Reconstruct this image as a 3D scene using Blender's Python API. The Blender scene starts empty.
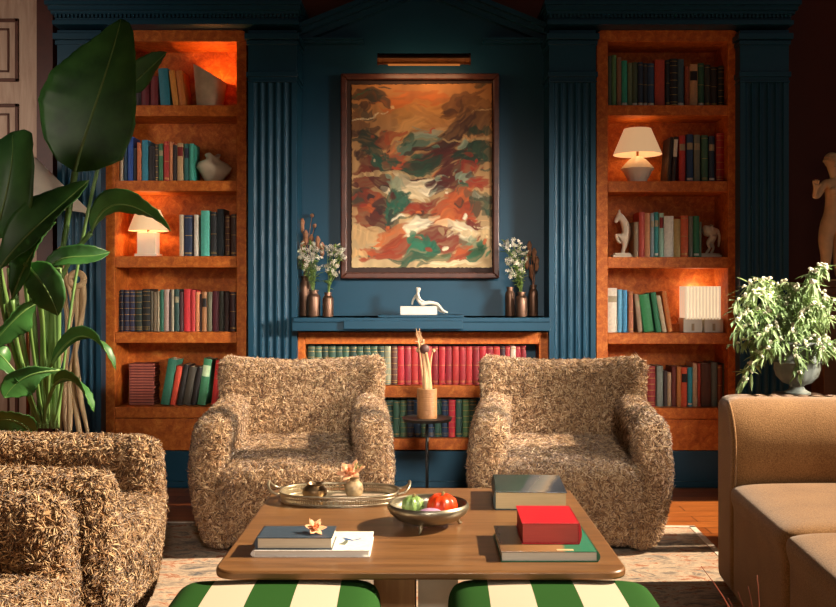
import bpy, bmesh, math, random
import numpy as np
from mathutils import Vector, Matrix, Euler
rnd = random.Random(7)
nrs = np.random.default_rng(5)
S = bpy.context.scene
C = S.collection
PI = math.pi
# ------------------------------------------------------------------ camera
EYE = 1.10; FPX = 950.0; VX = 424.0; VY = 290.0
cd = bpy.data.cameras.new('camera'); cam = bpy.data.objects.new('camera', cd); C.objects.link(cam)
cam.location = (0, 0, EYE); cam.rotation_euler = (PI/2, 0, 0)
cd.sensor_width = 36; cd.sensor_fit = 'HORIZONTAL'; cd.lens = FPX/836*36
cd.shift_x = -(VX-418)/836; cd.shift_y = -(303.5-VY)/836; cd.clip_start = .05
S.camera = cam
# ------------------------------------------------------------------ world, sun, window and fill lights, exposure
S.view_settings.view_transform = 'Standard'; S.view_settings.look = 'None'
S.view_settings.gamma = 1; S.view_settings.use_curve_mapping = False
S.view_settings.exposure = 0.0
W = bpy.data.worlds.new('world'); S.world = W; W.use_nodes = True
W.node_tree.nodes['Background'].inputs[0].default_value = (.95, .9, .85, 1)
W.node_tree.nodes['Background'].inputs[1].default_value = 0.12
def light(name, kind, loc, power, col, aim=None, **kw):
    d = bpy.data.lights.new(name, kind); o = bpy.data.objects.new(name, d); C.objects.link(o)
    o.location = loc; d.energy = power; d.color = col
    for k, v in kw.items(): setattr(d, k, v)
    if aim is not None:
        o.rotation_euler = (Vector(aim)-Vector(loc)).to_track_quat('-Z', 'Y').to_euler()
    return o
light('sun', 'SUN', (6, 2, 6), 11.5, (1, .80, .56), aim=(6-1*.766, 2-.03, 6-.57), angle=math.radians(1.2))
light('window_skylight', 'AREA', (2.92, 1.6, 1.9), 5, (1, .86, .70), aim=(0, 2.2, .6), shape='RECTANGLE', size=3.6, size_y=2.0, spread=math.radians(140))
light('front_fill_light', 'AREA', (-.2, -2.3, 1.3), 5, (1, .84, .68), aim=(0, 2.6, .05), shape='RECTANGLE', size=2.4, size_y=1.0, spread=math.radians(75))  # broad fill added behind the camera; the front wall has no window
light('left_fill_light', 'AREA', (-2.92, 3.5, 1.8), 9, (1, .84, .70), aim=(-2.55, 5.5, 1.7), shape='RECTANGLE', size=.8, size_y=1.2, spread=math.radians(90))  # added fill aimed at the door; the left wall has no window
light('rear_fill_light', 'AREA', (.5, -1.7, 2.9), 8.5, (1, .90, .78), aim=(-.1, 5.3, .34), shape='RECTANGLE', size=.6, size_y=.6, spread=math.radians(27))  # added narrow beam for the bookcase wall, hung inside the room without a window
light('side_window_light', 'AREA', (2.9, 2.6, 1.7), 22, (1, .90, .78), aim=(-.36, 5.3, .58), shape='RECTANGLE', size=.5, size_y=.5, spread=math.radians(45))
# ------------------------------------------------------------------ helpers
def X(px, Y): return (px-VX)*Y/FPX
def Z(py, Y): return EYE-(py-VY)*Y/FPX
def P(px, py, Y): return Vector((X(px, Y), Y, Z(py, Y)))
def G(px, py, z):
    Y = (EYE-z)*FPX/(py-VY); return X(px, Y), Y
def lin(h):
    h = h.lstrip('#'); r = [int(h[i:i+2], 16)/255 for i in (0, 2, 4)]
    return tuple(c/12.92 if c <= .04045 else ((c+.055)/1.055)**2.4 for c in r)+(1,)
class MB:
    def __init__(s): s.v = []; s.f = []
    def add(s, v, f):
        n = len(s.v); s.v += [tuple(p) for p in v]; s.f += [tuple(i+n for i in q) for q in f]; return s
    def box(s, a, b):
        x0, y0, z0 = a; x1, y1, z1 = b
        return s.add([(x0,y0,z0),(x1,y0,z0),(x1,y1,z0),(x0,y1,z0),(x0,y0,z1),(x1,y0,z1),(x1,y1,z1),(x0,y1,z1)],
                     [(3,2,1,0),(4,5,6,7),(0,1,5,4),(1,2,6,5),(2,3,7,6),(3,0,4,7)])
    def lathe(s, prof, n=24, c=(0,0,0), sx=1, sy=1, lobes=0, amp=0):
        v = []; f = []; m = len(prof)
        for r, z in prof:
            for k in range(n):
                a = 2*PI*k/n; q = r*(1+amp*math.cos(lobes*a)) if lobes else r
                v.append((c[0]+q*math.cos(a)*sx, c[1]+q*math.sin(a)*sy, c[2]+z))
        for i in range(m-1):
            for k in range(n):
                f.append((i*n+k, i*n+(k+1) % n, (i+1)*n+(k+1) % n, (i+1)*n+k))
        if prof[0][0] > 1e-6: f.append(tuple(range(n-1, -1, -1)))
        if prof[-1][0] > 1e-6: f.append(tuple((m-1)*n+k for k in range(n)))
        return s.add(v, f)
    def tube(s, pts, r, n=8, flat=1.0):
        pts = [Vector(p) for p in pts]; m = len(pts)
        rr = list(r) if isinstance(r, (list, tuple)) else [r]*m
        v = []; f = []; ref = None
        for i, p in enumerate(pts):
            t = (pts[min(i+1, m-1)]-pts[max(i-1, 0)])
            t = t.normalized() if t.length > 1e-9 else Vector((0,0,1))
            if ref is None: ref = Vector((1,0,0)) if abs(t.x) < .8 else Vector((0,1,0))
            u = (ref-t*ref.dot(t)).normalized(); w = t.cross(u); ref = u
            for k in range(n):
                a = 2*PI*k/n; v.append(p+u*math.cos(a)*rr[i]+w*math.sin(a)*rr[i]*flat)
        for i in range(m-1):
            for k in range(n):
                f.append((i*n+k, i*n+(k+1) % n, (i+1)*n+(k+1) % n, (i+1)*n+k))
        f.append(tuple(range(n-1, -1, -1))); f.append(tuple((m-1)*n+k for k in range(n)))
        return s.add(v, f)
    def prism(s, poly, axis, lo, hi):   # poly of 2-d points, extruded along axis
        def mk(p, t): return {'x': (t, p[0], p[1]), 'y': (p[0], t, p[1]), 'z': (p[0], p[1], t)}[axis]
        n = len(poly)
        return s.add([mk(p, lo) for p in poly]+[mk(p, hi) for p in poly],
                     [tuple(range(n-1, -1, -1)), tuple(range(n, 2*n))]+[(i, (i+1) % n, n+(i+1) % n, n+i) for i in range(n)])
    def ball(s, c, r, n=10, m=7):
        rx, ry, rz = r if isinstance(r, tuple) else (r, r, r)
        v = [(c[0], c[1], c[2]-rz)]; f = []
        for i in range(1, m):
            t = -PI/2+PI*i/m
            for k in range(n):
                a = 2*PI*k/n; v.append((c[0]+rx*math.cos(t)*math.cos(a), c[1]+ry*math.cos(t)*math.sin(a), c[2]+rz*math.sin(t)))
        v.append((c[0], c[1], c[2]+rz)); L = len(v)-1
        for k in range(n):
            f.append((0, 1+(k+1) % n, 1+k)); f.append((L, 1+(m-2)*n+k, 1+(m-2)*n+(k+1) % n))
            for i in range(m-2): f.append((1+i*n+k, 1+i*n+(k+1) % n, 1+(i+1)*n+(k+1) % n, 1+(i+1)*n+k))
        return s.add(v, f)
    def mesh(s, name, smooth=False):
        me = bpy.data.meshes.new(name); me.from_pydata(s.v, [], s.f)
        bm = bmesh.new(); bm.from_mesh(me); bmesh.ops.recalc_face_normals(bm, faces=bm.faces); bm.to_mesh(me); bm.free()
        if smooth: me.shade_smooth()
        return me
    def build(s, name, m, parent=None, smooth=False, bevel=0, auto=None, loc=None):
        me = s.mesh(name, smooth or auto is not None)
        return link(name, me, m, parent, bevel, auto, loc)
def link(name, me, m, parent=None, bevel=0, auto=None, loc=None):
    if m is not None: me.materials.append(m)
    o = bpy.data.objects.new(name, me); C.objects.link(o)
    if auto is not None: me.set_sharp_from_angle(angle=math.radians(auto))
    if bevel:
        b = o.modifiers.new('bevel', 'BEVEL'); b.width = bevel; b.segments = 2; b.limit_method = 'ANGLE'; b.angle_limit = math.radians(40)
    if parent is not None: o.parent = parent
    if loc is not None: o.location = loc
    return o
def tag(o, label, cat, group=None, kind=None):
    o['label'] = label; o['category'] = cat
    if group: o['group'] = group
    if kind: o['kind'] = kind
    return o
def thing(name, label, cat, loc=(0,0,0), rz=0, group=None):
    o = bpy.data.objects.new(name, None); C.objects.link(o); o.empty_display_size = .05
    o.location = loc; o.rotation_euler = (0, 0, rz); return tag(o, label, cat, group)
def struct(o, label, cat): return tag(o, label, cat, kind='structure')
def bez(p, n=16):
    p = [Vector(q) for q in p]; out = []
    for i in range(n+1):
        t = i/n; q = list(p)
        while len(q) > 1: q = [q[j].lerp(q[j+1], t) for j in range(len(q)-1)]
        out.append(q[0])
    return out
def evalmesh(o, name):
    dg = bpy.context.evaluated_depsgraph_get(); dg.update()
    me = bpy.data.meshes.new_from_object(o.evaluated_get(dg)); me.name = name
    old = o.data; o.modifiers.clear(); o.data = me; bpy.data.meshes.remove(old); return o
def skin(name, nodes, edges, m, parent=None, sub=2, root=0, extra=None):
    """nodes: list of (x,y,z,rx[,ry]); one continuous surface grown along the edges"""
    me = bpy.data.meshes.new(name); me.from_pydata([n[:3] for n in nodes], edges, [])
    o = bpy.data.objects.new(name, me); C.objects.link(o)
    md = o.modifiers.new('skin', 'SKIN'); md.use_smooth_shade = True; md.branch_smoothing = .4
    sv = me.skin_vertices[0].data if me.skin_vertices else None
    for i, n in enumerate(nodes):
        sv[i].radius = (n[3], n[4] if len(n) > 4 else n[3]); sv[i].use_root = (i == root)
    sb = o.modifiers.new('sub', 'SUBSURF'); sb.levels = sub; sb.render_levels = sub
    evalmesh(o, name); o.data.shade_smooth()
    o.data.materials.clear(); o.data.materials.append(m)
    if parent is not None: o.parent = parent
    return o
# ------------------------------------------------------------------ materials
def nmat(name):
    m = bpy.data.materials.new(name); m.use_nodes = True; nt = m.node_tree
    return m, nt, nt.nodes['Principled BSDF']
def node(nt, t, **kw):
    n = nt.nodes.new(t)
    for k, v in kw.items():
        if k in n.inputs.keys(): n.inputs[k].default_value = v
        else: setattr(n, k, v)
    return n
def ramp(nt, stops, fac, interp='LINEAR'):
    r = nt.nodes.new('ShaderNodeValToRGB'); r.color_ramp.interpolation = interp; e = r.color_ramp.elements
    while len(e) < len(stops): e.new(.5)
    for q, (p, c) in zip(e, stops): q.position = p; q.color = c if len(c) == 4 else tuple(c)+(1,)
    nt.links.new(fac, r.inputs[0]); return r
def coords(nt, scale=(1,1,1), kind='Object'):
    t = nt.nodes.new('ShaderNodeTexCoord'); mp = nt.nodes.new('ShaderNodeMapping'); mp.inputs['Scale'].default_value = scale
    nt.links.new(t.outputs[kind], mp.inputs[0]); return mp.outputs[0]
def bump(nt, b, h, strength=.2, dist=.01):
    n = node(nt, 'ShaderNodeBump', Strength=strength, Distance=dist); nt.links.new(h, n.inputs['Height']); nt.links.new(n.outputs[0], b.inputs['Normal'])
def scale(c, k): return tuple(min(1, x*k) for x in c[:3])+(1,)
def plain(name, col, rough=.6, metal=0, var=.18, ns=18, bmp=0, spec=.5, stretch=(1,1,1)):
    m, nt, b = nmat(name); col = lin(col) if isinstance(col, str) else col
    b.inputs['Roughness'].default_value = rough; b.inputs['Metallic'].default_value = metal; b.inputs['Specular IOR Level'].default_value = spec
    n = node(nt, 'ShaderNodeTexNoise', Scale=ns, Detail=5.0); nt.links.new(coords(nt, stretch), n.inputs['Vector'])
    r = ramp(nt, [(.3, scale(col, 1-var)), (.7, scale(col, 1+var))], n.outputs['Fac']); nt.links.new(r.outputs[0], b.inputs['Base Color'])
    if bmp: bump(nt, b, n.outputs['Fac'], bmp, .004)
    return m
_cov = {}
def cover(hexc, rough=.55):
    if (hexc, rough) not in _cov: _cov[hexc, rough] = plain('book_cover_'+hexc, hexc, rough, var=.12, ns=60, bmp=.08)
    return _cov[hexc, rough]
BLUE = plain('blue_paint', '#0f4056', .42, var=.10, ns=3, bmp=.03, spec=.35)
NAVY = plain('navy_paint', '#123a58', .34, var=.10, ns=3, bmp=.03)
RUST = plain('rust_wall', '#5c2a1a', .75, var=.12, ns=2)
GOLD = plain('gilding', '#c9a25c', .35, 1, ns=80)
PAPER = plain('paper_edges', '#d9cbb0', .85, var=.12, ns=120, stretch=(1,1,.05))
CREAM = plain('cream_ceramic', '#e6ddcb', .45, var=.05)
PLASTER = plain('white_plaster', '#dad2c3', .7, var=.06, ns=25)
BRONZE = plain('bronze', '#80604e', .42, .8, var=.25, ns=14)
BRASS = plain('aged_brass', '#8a5a34', .3, 1, var=.2, ns=14)
SILVER = plain('tarnished_silver', '#b0a48c', .34, .85, var=.25, ns=24)
PEWTER = plain('pewter', '#8f8877', .38, .9, var=.3, ns=16, bmp=.1)
BLACK = plain('black_iron', '#1c1815', .5, .3)
def burr():
    m, nt, b = nmat('burr_wood'); b.inputs['Roughness'].default_value = .55; b.inputs['Specular IOR Level'].default_value = .3
    co = coords(nt)
    n1 = node(nt, 'ShaderNodeTexNoise', Scale=26.0, Detail=9.0, Roughness=.75, Distortion=.5); nt.links.new(co, n1.inputs['Vector'])
    n2 = node(nt, 'ShaderNodeTexVoronoi', Scale=95.0); nt.links.new(co, n2.inputs['Vector'])
    r1 = ramp(nt, [(.28, lin('#8a3c12')), (.5, lin('#c06220')), (.72, lin('#e39040'))], n1.outputs['Fac'])
    r2 = ramp(nt, [(.0, (.35,.35,.35)), (.28, (1,1,1))], n2.outputs['Distance'])
    mx = node(nt, 'ShaderNodeMixRGB', blend_type='MULTIPLY'); mx.inputs[0].default_value = .55
    nt.links.new(r1.outputs[0], mx.inputs[1]); nt.links.new(r2.outputs[0], mx.inputs[2]); nt.links.new(mx.outputs[0], b.inputs['Base Color'])
    return m
BURR = burr()
def woodm(name, c0, c1, rough, st=(1,12,12), ns=3.0, spec=.5):
    m, nt, b = nmat(name); b.inputs['Roughness'].default_value = rough; b.inputs['Specular IOR Level'].default_value = spec
    n = node(nt, 'ShaderNodeTexNoise', Scale=ns, Detail=8.0, Roughness=.65, Distortion=.6); nt.links.new(coords(nt, st), n.inputs['Vector'])
    r = ramp(nt, [(.3, lin(c0)), (.7, lin(c1))], n.outputs['Fac']); nt.links.new(r.outputs[0], b.inputs['Base Color'])
    bump(nt, b, n.outputs['Fac'], .06, .003); return m
TABLEWOOD = woodm('oiled_wood', '#5f4026', '#87603c', .34)
PALEWOOD = woodm('carved_wood', '#9c7a52', '#dcc094', .6, st=(14,14,1.2), ns=5.0)
def fabric(name, c0, c1, ns=260.0, bmp=.5):
    m, nt, b = nmat(name); b.inputs['Roughness'].default_value = .95; b.inputs['Sheen Weight'].default_value = .25; b.inputs['Specular IOR Level'].default_value = .1
    co = coords(nt); n = node(nt, 'ShaderNodeTexNoise', Scale=ns, Detail=3.0); nt.links.new(co, n.inputs['Vector'])
    n2 = node(nt, 'ShaderNodeTexNoise', Scale=9.0, Detail=4.0); nt.links.new(co, n2.inputs['Vector'])
    ad = node(nt, 'ShaderNodeMath', operation='MULTIPLY_ADD'); ad.inputs[1].default_value = .35; nt.links.new(n2.outputs['Fac'], ad.inputs[0]); nt.links.new(n.outputs['Fac'], ad.inputs[2])
    r = ramp(nt, [(.5, lin(c0)), (.85, lin(c1))], ad.outputs[0]); nt.links.new(r.outputs[0], b.inputs['Base Color'])
    bump(nt, b, n.outputs['Fac'], bmp, .003); return m
SOFA = fabric('tan_weave', '#77532f', '#9c744a')
def fur():
    m, nt, b = nmat('shaggy_wool'); b.inputs['Roughness'].default_value = .85; b.inputs['Specular IOR Level'].default_value = .25
    b.inputs['Sheen Weight'].default_value = .3
    g = nt.nodes.new('ShaderNodeNewGeometry')
    r = ramp(nt, [(0, lin('#4d3220')), (.5, lin('#946b43')), (1, lin('#d8bb92'))], g.outputs['Random Per Island'])
    nt.links.new(r.outputs[0], b.inputs['Base Color']); return m
FUR = fur()
def leafm(name, c0, c1, rough=.4):
    m, nt, b = nmat(name); b.inputs['Roughness'].default_value = rough; b.inputs['Specular IOR Level'].default_value = .5
    n = node(nt, 'ShaderNodeTexNoise', Scale=7.0, Detail=4.0); nt.links.new(coords(nt), n.inputs['Vector'])
    r = ramp(nt, [(.3, lin(c0)), (.7, lin(c1))], n.outputs['Fac']); nt.links.new(r.outputs[0], b.inputs['Base Color'])
    tr = node(nt, 'ShaderNodeBsdfTranslucent'); nt.links.new(r.outputs[0], tr.inputs['Color'])
    mx = node(nt, 'ShaderNodeMixShader'); mx.inputs[0].default_value = .22
    nt.links.new(b.outputs[0], mx.inputs[1]); nt.links.new(tr.outputs[0], mx.inputs[2]); nt.links.new(mx.outputs[0], nt.nodes['Material Output'].inputs[0]); return m
LEAF = leafm('glossy_leaf', '#2d5a2c', '#4c8640')
LEAFRIB = leafm('leaf_rib', '#5f8a45', '#86a860')
SAGE = leafm('sage_leaf', '#66824a', '#9db07c', .6)
SPRIG = leafm('sprig_leaf', '#5c7a35', '#93ab58', .6)
PETAL = plain('white_petal', '#d9d2bf', .8, var=.06)
DRIED = plain('dried_stalk', '#b08a66', .9, var=.3, ns=40)
def shade(name, col, em, k):
    m, nt, b = nmat(name); b.inputs['Base Color'].default_value = lin(col); b.inputs['Roughness'].default_value = .9
    b.inputs['Emission Color'].default_value = lin(em); b.inputs['Emission Strength'].default_value = k; return m
# ------------------------------------------------------------------ the room
YW = 5.62          # rear wall
def floor_mat():
    m, nt, b = nmat('wood_floor'); b.inputs['Roughness'].default_value = .32
    co = coords(nt)
    br = node(nt, 'ShaderNodeTexBrick', Scale=1.0, **{'Brick Width': 1.3, 'Row Height': .11, 'Mortar Size': .0025, 'Color1': lin('#8a4a20'), 'Color2': lin('#a8622c'), 'Mortar': lin('#2a120a')})
    nt.links.new(co, br.inputs['Vector'])
    n = node(nt, 'ShaderNodeTexNoise', Scale=3.0, Detail=8.0); nt.links.new(coords(nt, (1.5, 18, 1)), n.inputs['Vector'])
    r = ramp(nt, [(.3, (.55,.5,.45)), (.7, (1.15,1.1,1.05))], n.outputs['Fac'])
    mx = node(nt, 'ShaderNodeMixRGB', blend_type='MULTIPLY'); mx.inputs[0].default_value = .8
    nt.links.new(br.outputs[0], mx.inputs[1]); nt.links.new(r.outputs[0], mx.inputs[2]); nt.links.new(mx.outputs[0], b.inputs['Base Color'])
    bump(nt, b, br.outputs['Fac'], .15, .002); return m
XL, XR, YB, ZC = -3.0, 3.0, -2.4, 5.4
struct(MB().box((XL-.1, YB-.1, -.1), (XR+.1, YW+.1, 0)).build('floor', floor_mat()), 'orange brown plank floor between the rug and the bookcases', 'floor')
struct(MB().box((XL-.1, YB-.1, ZC), (XR+.1, YW+.1, ZC+.1)).build('ceiling', plain('ceiling_paint', '#2c2019', .9)), 'ceiling above the sitting room', 'ceiling')
struct(MB().box((XL-.1, YW, 0), (XR+.1, YW+.1, ZC)).build('wall_back', RUST), 'dark rust painted wall behind the bookcases', 'wall')
struct(MB().box((XL-.1, YB, 0), (XL, YW, ZC)).build('wall_left', RUST), 'rust painted side wall beside the panelled door', 'wall')
# front wall (behind the camera) is solid; right wall is pierced by windows
struct(MB().box((XL-.1, YB-.1, 0), (XR+.1, YB, ZC)).build('wall_front', RUST), 'rust painted wall facing the bookcases', 'wall')
w = MB()
WZ0, WZ1 = .75, 5.0
openings = [(-2.1, -.75), (-.45, .95), (1.2, 1.85), (1.97, 4.15), (4.28, 5.05)]
w.box((XR, YB, 0), (XR+.1, YW, WZ0)); w.box((XR, YB, WZ1), (XR+.1, YW, ZC))
ys = [YB]+[y for o in openings for y in o]+[YW]
for i in range(0, len(ys), 2): w.box((XR, ys[i], WZ0), (XR+.1, ys[i+1], WZ1))
struct(w.build('wall_right', RUST), 'rust painted side wall pierced by tall windows', 'wall')
for i, (a, b_) in enumerate(openings):
    t = struct(MB().box((XR+.02, a, WZ0), (XR+.07, a+.04, WZ1)).box((XR+.02, b_-.04, WZ0), (XR+.07, b_, WZ1)).box((XR+.02, a, WZ0), (XR+.07, b_, WZ0+.04)).box((XR+.02, a, WZ1-.04), (XR+.07, b_, WZ1)).build('window_%d' % (i+1), NAVY), 'tall window frame in the side wall', 'window')
# blue panelling -----------------------------------------------------
YP, YE, YK, YR = 5.22, 5.13, 5.30, 5.44      # pilaster face, cornice face, bookcase face, recess back
def pilaster(n, p0, p1, label, col):
    x0, x1 = X(p0, YP), X(p1, YP); mb = MB()
    zt, zb = Z(82, YP), .24
    w_ = x1-x0; nf = 5; mar = w_*.10; pitch = (w_-2*mar)/nf
    poly = [(x0, YK+.2), (x0, YP)]
    for k in range(nf):
        a = x0+mar+k*pitch; g = pitch*.40; c = a+pitch/2
        poly.append((c-g, YP))
        for j in range(1, 6):
            th = PI*j/6; poly.append((c-g*math.cos(th), YP+g*.75*math.sin(th)))
        poly.append((c+g, YP))
    poly += [(x1, YP), (x1, YK+.2)]
    mb.prism(poly, 'z', zb, zt)
    mb.box((x0, YP, zt), (x1, YK+.2, Z(30, YP)))                       # plain necking block
    mb.box((x0-.004, YP-.008, Z(82, YP)-.002), (x1+.004, YK+.2, Z(82, YP)+.006))
    for (pa, pb, d) in ((72, 77, .014), (41, 45, .012), (34, 40, .026)):
        mb.box((x0-d*.6, YP-d, Z(pb, YP)), (x1+d*.6, YK+.2, Z(pa, YP)))
    mb.box((x0-.012, YP-.02, 0), (x1+.012, YK+.2, .2)); mb.box((x0-.006, YP-.01, .2), (x1+.006, YK+.2, zb))
    return struct(mb.build('trim_%d' % n, col, auto=30, bevel=.002), label, 'pilaster')
pilaster(1, 57, 101, 'blue fluted pilaster between the leafy plant and the left bookcase', BLUE)
pilaster(2, 248, 297, 'blue fluted pilaster between the left bookcase and the painting', BLUE)
pilaster(3, 549, 596, 'blue fluted pilaster between the painting and the right bookcase', BLUE)
pilaster(4, 740, 789, 'dark fluted pilaster between the right bookcase and the statue', BLUE)
def entab(n, p0, p1, label):
    x0, x1 = X(p0+6, YP), X(p1-6, YP); mb = MB()
    mb.box((x0, YP-.015, 2.553), (x1, YK+.2, Z(12, YP)))
    for i, (pa, pb, d) in enumerate(((22, 26, .02), (13, 16, .03), (9, 13, .05), (5, 9, .075))):
        mb.box((x0-d*.4, YP-.015-d, Z(pb, YP)), (x1+d*.4, YK+.2, Z(pa, YP)))
    k = 60                                                              # dentil course
    for i in range(k):
        a = x0+(x1-x0)*(i+.2)/k; mb.box((a, YP-.033, Z(19, YP)), (a+(x1-x0)/k*.55, YP, Z(15.5, YP)))
    return struct(mb.build('trim_%d' % n, BLUE), label, 'cornice')
entab(5, 50, 304, 'dark blue cornice along the top of the left bookcase')
entab(6, 542, 796, 'dark blue cornice along the top of the right bookcase')
xa, xb = X(296, YP), X(550, YP); xm = (xa+xb)/2
zk, zap = Z(33, YP), Z(33, YP)+(xb-xa)/2*.40
mb = MB(); mb.prism([(xa, .3), (xb, .3), (xb, zk), (xm, zap), (xa, zk)], 'y', YR, YR+.08)
struct(mb.build('wall_niche', BLUE), 'blue panel of the niche behind the framed painting', 'wall')
mb = MB()
for s in (-1, 1):                                                       # raking cornice with broken returns
    xo = xa if s < 0 else xb
    for (lo, hi, d) in ((-.004, .026, .05), (.026, .05, .09), (.05, .075, .13)):
        dz = lambda o: o/math.cos(math.atan(.40))
        mb.prism([(xo, zk+dz(lo)), (xm, zap+dz(lo)), (xm, zap+dz(hi)), (xo, zk+dz(hi))], 'y', YR-d, YR+.02)
    for (z0, z1, d) in ((-.012, .0, .06), (0, .012, .09)):
        xi = xo-s*.36; mb.box((min(xo, xi), YR-d, zk+z0), (max(xo, xi), YR+.01, zk+z1))
struct(mb.build('trim_7', BLUE), 'dark blue broken pediment above the painting', 'pediment')
# low base under the bookcases
base = [(101, 248, 'left bookcase'), (297, 549, 'low bookcase under the mantel'), (596, 740, 'right bookcase')]
for i, (a, b_, nm) in enumerate(base):
    Yf = YK-.005; zt = Z(451, Yf)
    mb = MB().box((X(a, Yf)-.01, Yf, 0), (X(b_, Yf)+.01, YK+.28, zt)).box((X(a, Yf)-.01, Yf-.012, 0), (X(b_, Yf)+.01, Yf+.02, .035))
    struct(mb.build('baseboard_%d' % (i+1), BLUE, bevel=.003), 'blue painted base below the '+nm, 'baseboard')
# door at the far left
YD = 5.5; dm = woodm('limed_door', '#a98a76', '#cbb29c', .6, st=(10,10,1), ns=3.0)
dx1 = X(38, YD); dx0 = dx1-.84
mb = MB(); mb.box((dx0, YD, 0), (dx1, YD+.05, 2.85))
dg = plain('door_groove', '#5a3527', .6)
t = struct(mb.build('door_1', dm, bevel=.004), 'pale panelled wooden door at the far edge beside the plant', 'door')
def panel(za, zb_):
    m2 = MB(); x0, x1 = dx0+.11, X(19, YD)
    for (ins, pr, h) in ((0, .012, .02), (.055, .008, .012)):
        a, b_, c, d = x0+ins, x1-ins, za+ins, zb_-ins
        for q in (((a, c), (b_, c+h)), ((a, d-h), (b_, d)), ((a, c), (a+h, d)), ((b_-h, c), (b_, d))):
            m2.box((q[0][0], YD-pr, q[0][1]), (q[1][0], YD, q[1][1]))
    return m2.build('door_panel', dg, t, bevel=.003)
panel(Z(82, YD), Z(19, YD)); panel(Z(235, YD), Z(104, YD)); panel(Z(425, YD), Z(255, YD))
struct(MB().box((dx1, YD-.02, 0), (X(54, YD), YW, ZC)).build('trim_8', plain('dark_red_casing', '#4a2018', .5)), 'dark red casing between the panelled door and the pilaster', 'trim')
# ------------------------------------------------------------------ rug
def rug_mat():
    m, nt, b = nmat('worn_rug'); b.inputs['Roughness'].default_value = 1; b.inputs['Specular IOR Level'].default_value = .05
    co = coords(nt)
    n1 = node(nt, 'ShaderNodeTexNoise', Scale=7.0, Detail=9.0, Roughness=.75, Distortion=1.2); nt.links.new(coords(nt, (1, 2.0, 1)), n1.inputs['Vector'])
    n2 = node(nt, 'ShaderNodeTexNoise', Scale=19.0, Detail=8.0, Roughness=.8); nt.links.new(co, n2.inputs['Vector'])
    r1 = ramp(nt, [(.34, lin('#4e5660')), (.44, lin('#97897c')), (.53, lin('#c4b09a')), (.59, lin('#9a5a40')), (.66, lin('#b7a08a'))], n1.outputs['Fac'])
    r2 = ramp(nt, [(.3, (.6,.58,.58)), (.7, (1.1,1.08,1.05))], n2.outputs['Fac'])
    mx = node(nt, 'ShaderNodeMixRGB', blend_type='MULTIPLY'); mx.inputs[0].default_value = .8
    nt.links.new(r1.outputs[0], mx.inputs[1]); nt.links.new(r2.outputs[0], mx.inputs[2]); nt.links.new(mx.outputs[0], b.inputs['Base Color'])
    bump(nt, b, n2.outputs['Fac'], .4, .004); return m
rg = MB().box((-1.26, -3.0, 0), (1.245, 0, .012)).build('rug', rug_mat(), loc=(0, 4.415, .0005)); rg.rotation_euler.z = math.radians(-2.0)
tag(rg, 'worn faded patterned rug under the coffee table and armchairs', 'rug')
o = MB().box((-1.262, -3.02, 0), (-1.235, .0, .014)).box((1.22, -3.02, 0), (1.247, 0, .014)).box((-1.262, -.02, 0), (1.247, .006, .014)).build('binding', plain('rug_binding', '#cfc3b4', .95), rg)
# ------------------------------------------------------------------ bookcases
YF = 5.30; YBK = 5.56
def bookcase(p0, p1, i0, i1, boards, label):
    t = thing('bookcase', label, 'bookcase', (X((p0+p1)/2, YF), YF, 0)); ox = t.location.x
    def B(name, mb, **k):
        mb.v = [(a-ox, b_-YF, c) for a, b_, c in mb.v]; return mb.build(name, BURR, t, **k)
    x0, x1, a0, a1 = X(p0, YF), X(p1, YF), X(i0, YF), X(i1, YF); zt, zi, zb = Z(30, YF), Z(41.5, YF), Z(450.5, YF)
    B('side_panel', MB().box((x0, YF, zb), (a0, YBK, zi)), bevel=.003); B('side_panel', MB().box((a1, YF, zb), (x1, YBK, zi)), bevel=.003)
    r = .035; arc = lambda cx, cz, s: [(cx+s*r*math.sin(PI/2*k/5), cz+r*math.cos(PI/2*k/5)) for k in range(6)]
    B('top_panel', MB().prism([(x0, zi), (x1, zi)]+arc(x1-r, zt-r, 1)[::-1]+arc(x0+r, zt-r, -1), 'y', YF, YBK), bevel=.003)
    B('back_panel', MB().box((a0, YBK-.012, zb), (a1, YBK, zi)))
    for (pa, pb) in boards[:-1]: B('shelf', MB().box((a0, YF+.002, Z(pb, YF)), (a1, YBK-.012, Z(pa, YF))), bevel=.003)
    pa = boards[-1][0]; B('shelf', MB().box((a0, YF+.002, Z(pa+11, YF)), (a1, YBK-.012, Z(pa, YF))), bevel=.003)
    B('base_panel', MB().box((a0, YF+.004, zb), (a1, YF+.03, Z(pa+11.6, YF))), bevel=.003)
    return t
LB = [(105, 116), (180.5, 191), (256, 267.5), (332, 343), (407, 418)]
RB = [(105, 115.5), (181, 192), (257, 268), (333, 344), (408, 419)]
bookcase(103, 246.5, 115, 236.5, LB, 'tall orange burr wood bookcase behind the leafy plant')
bookcase(596.5, 738.5, 608, 728, RB, 'tall orange burr wood bookcase beside the dark pilaster and trailing white plant')
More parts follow.
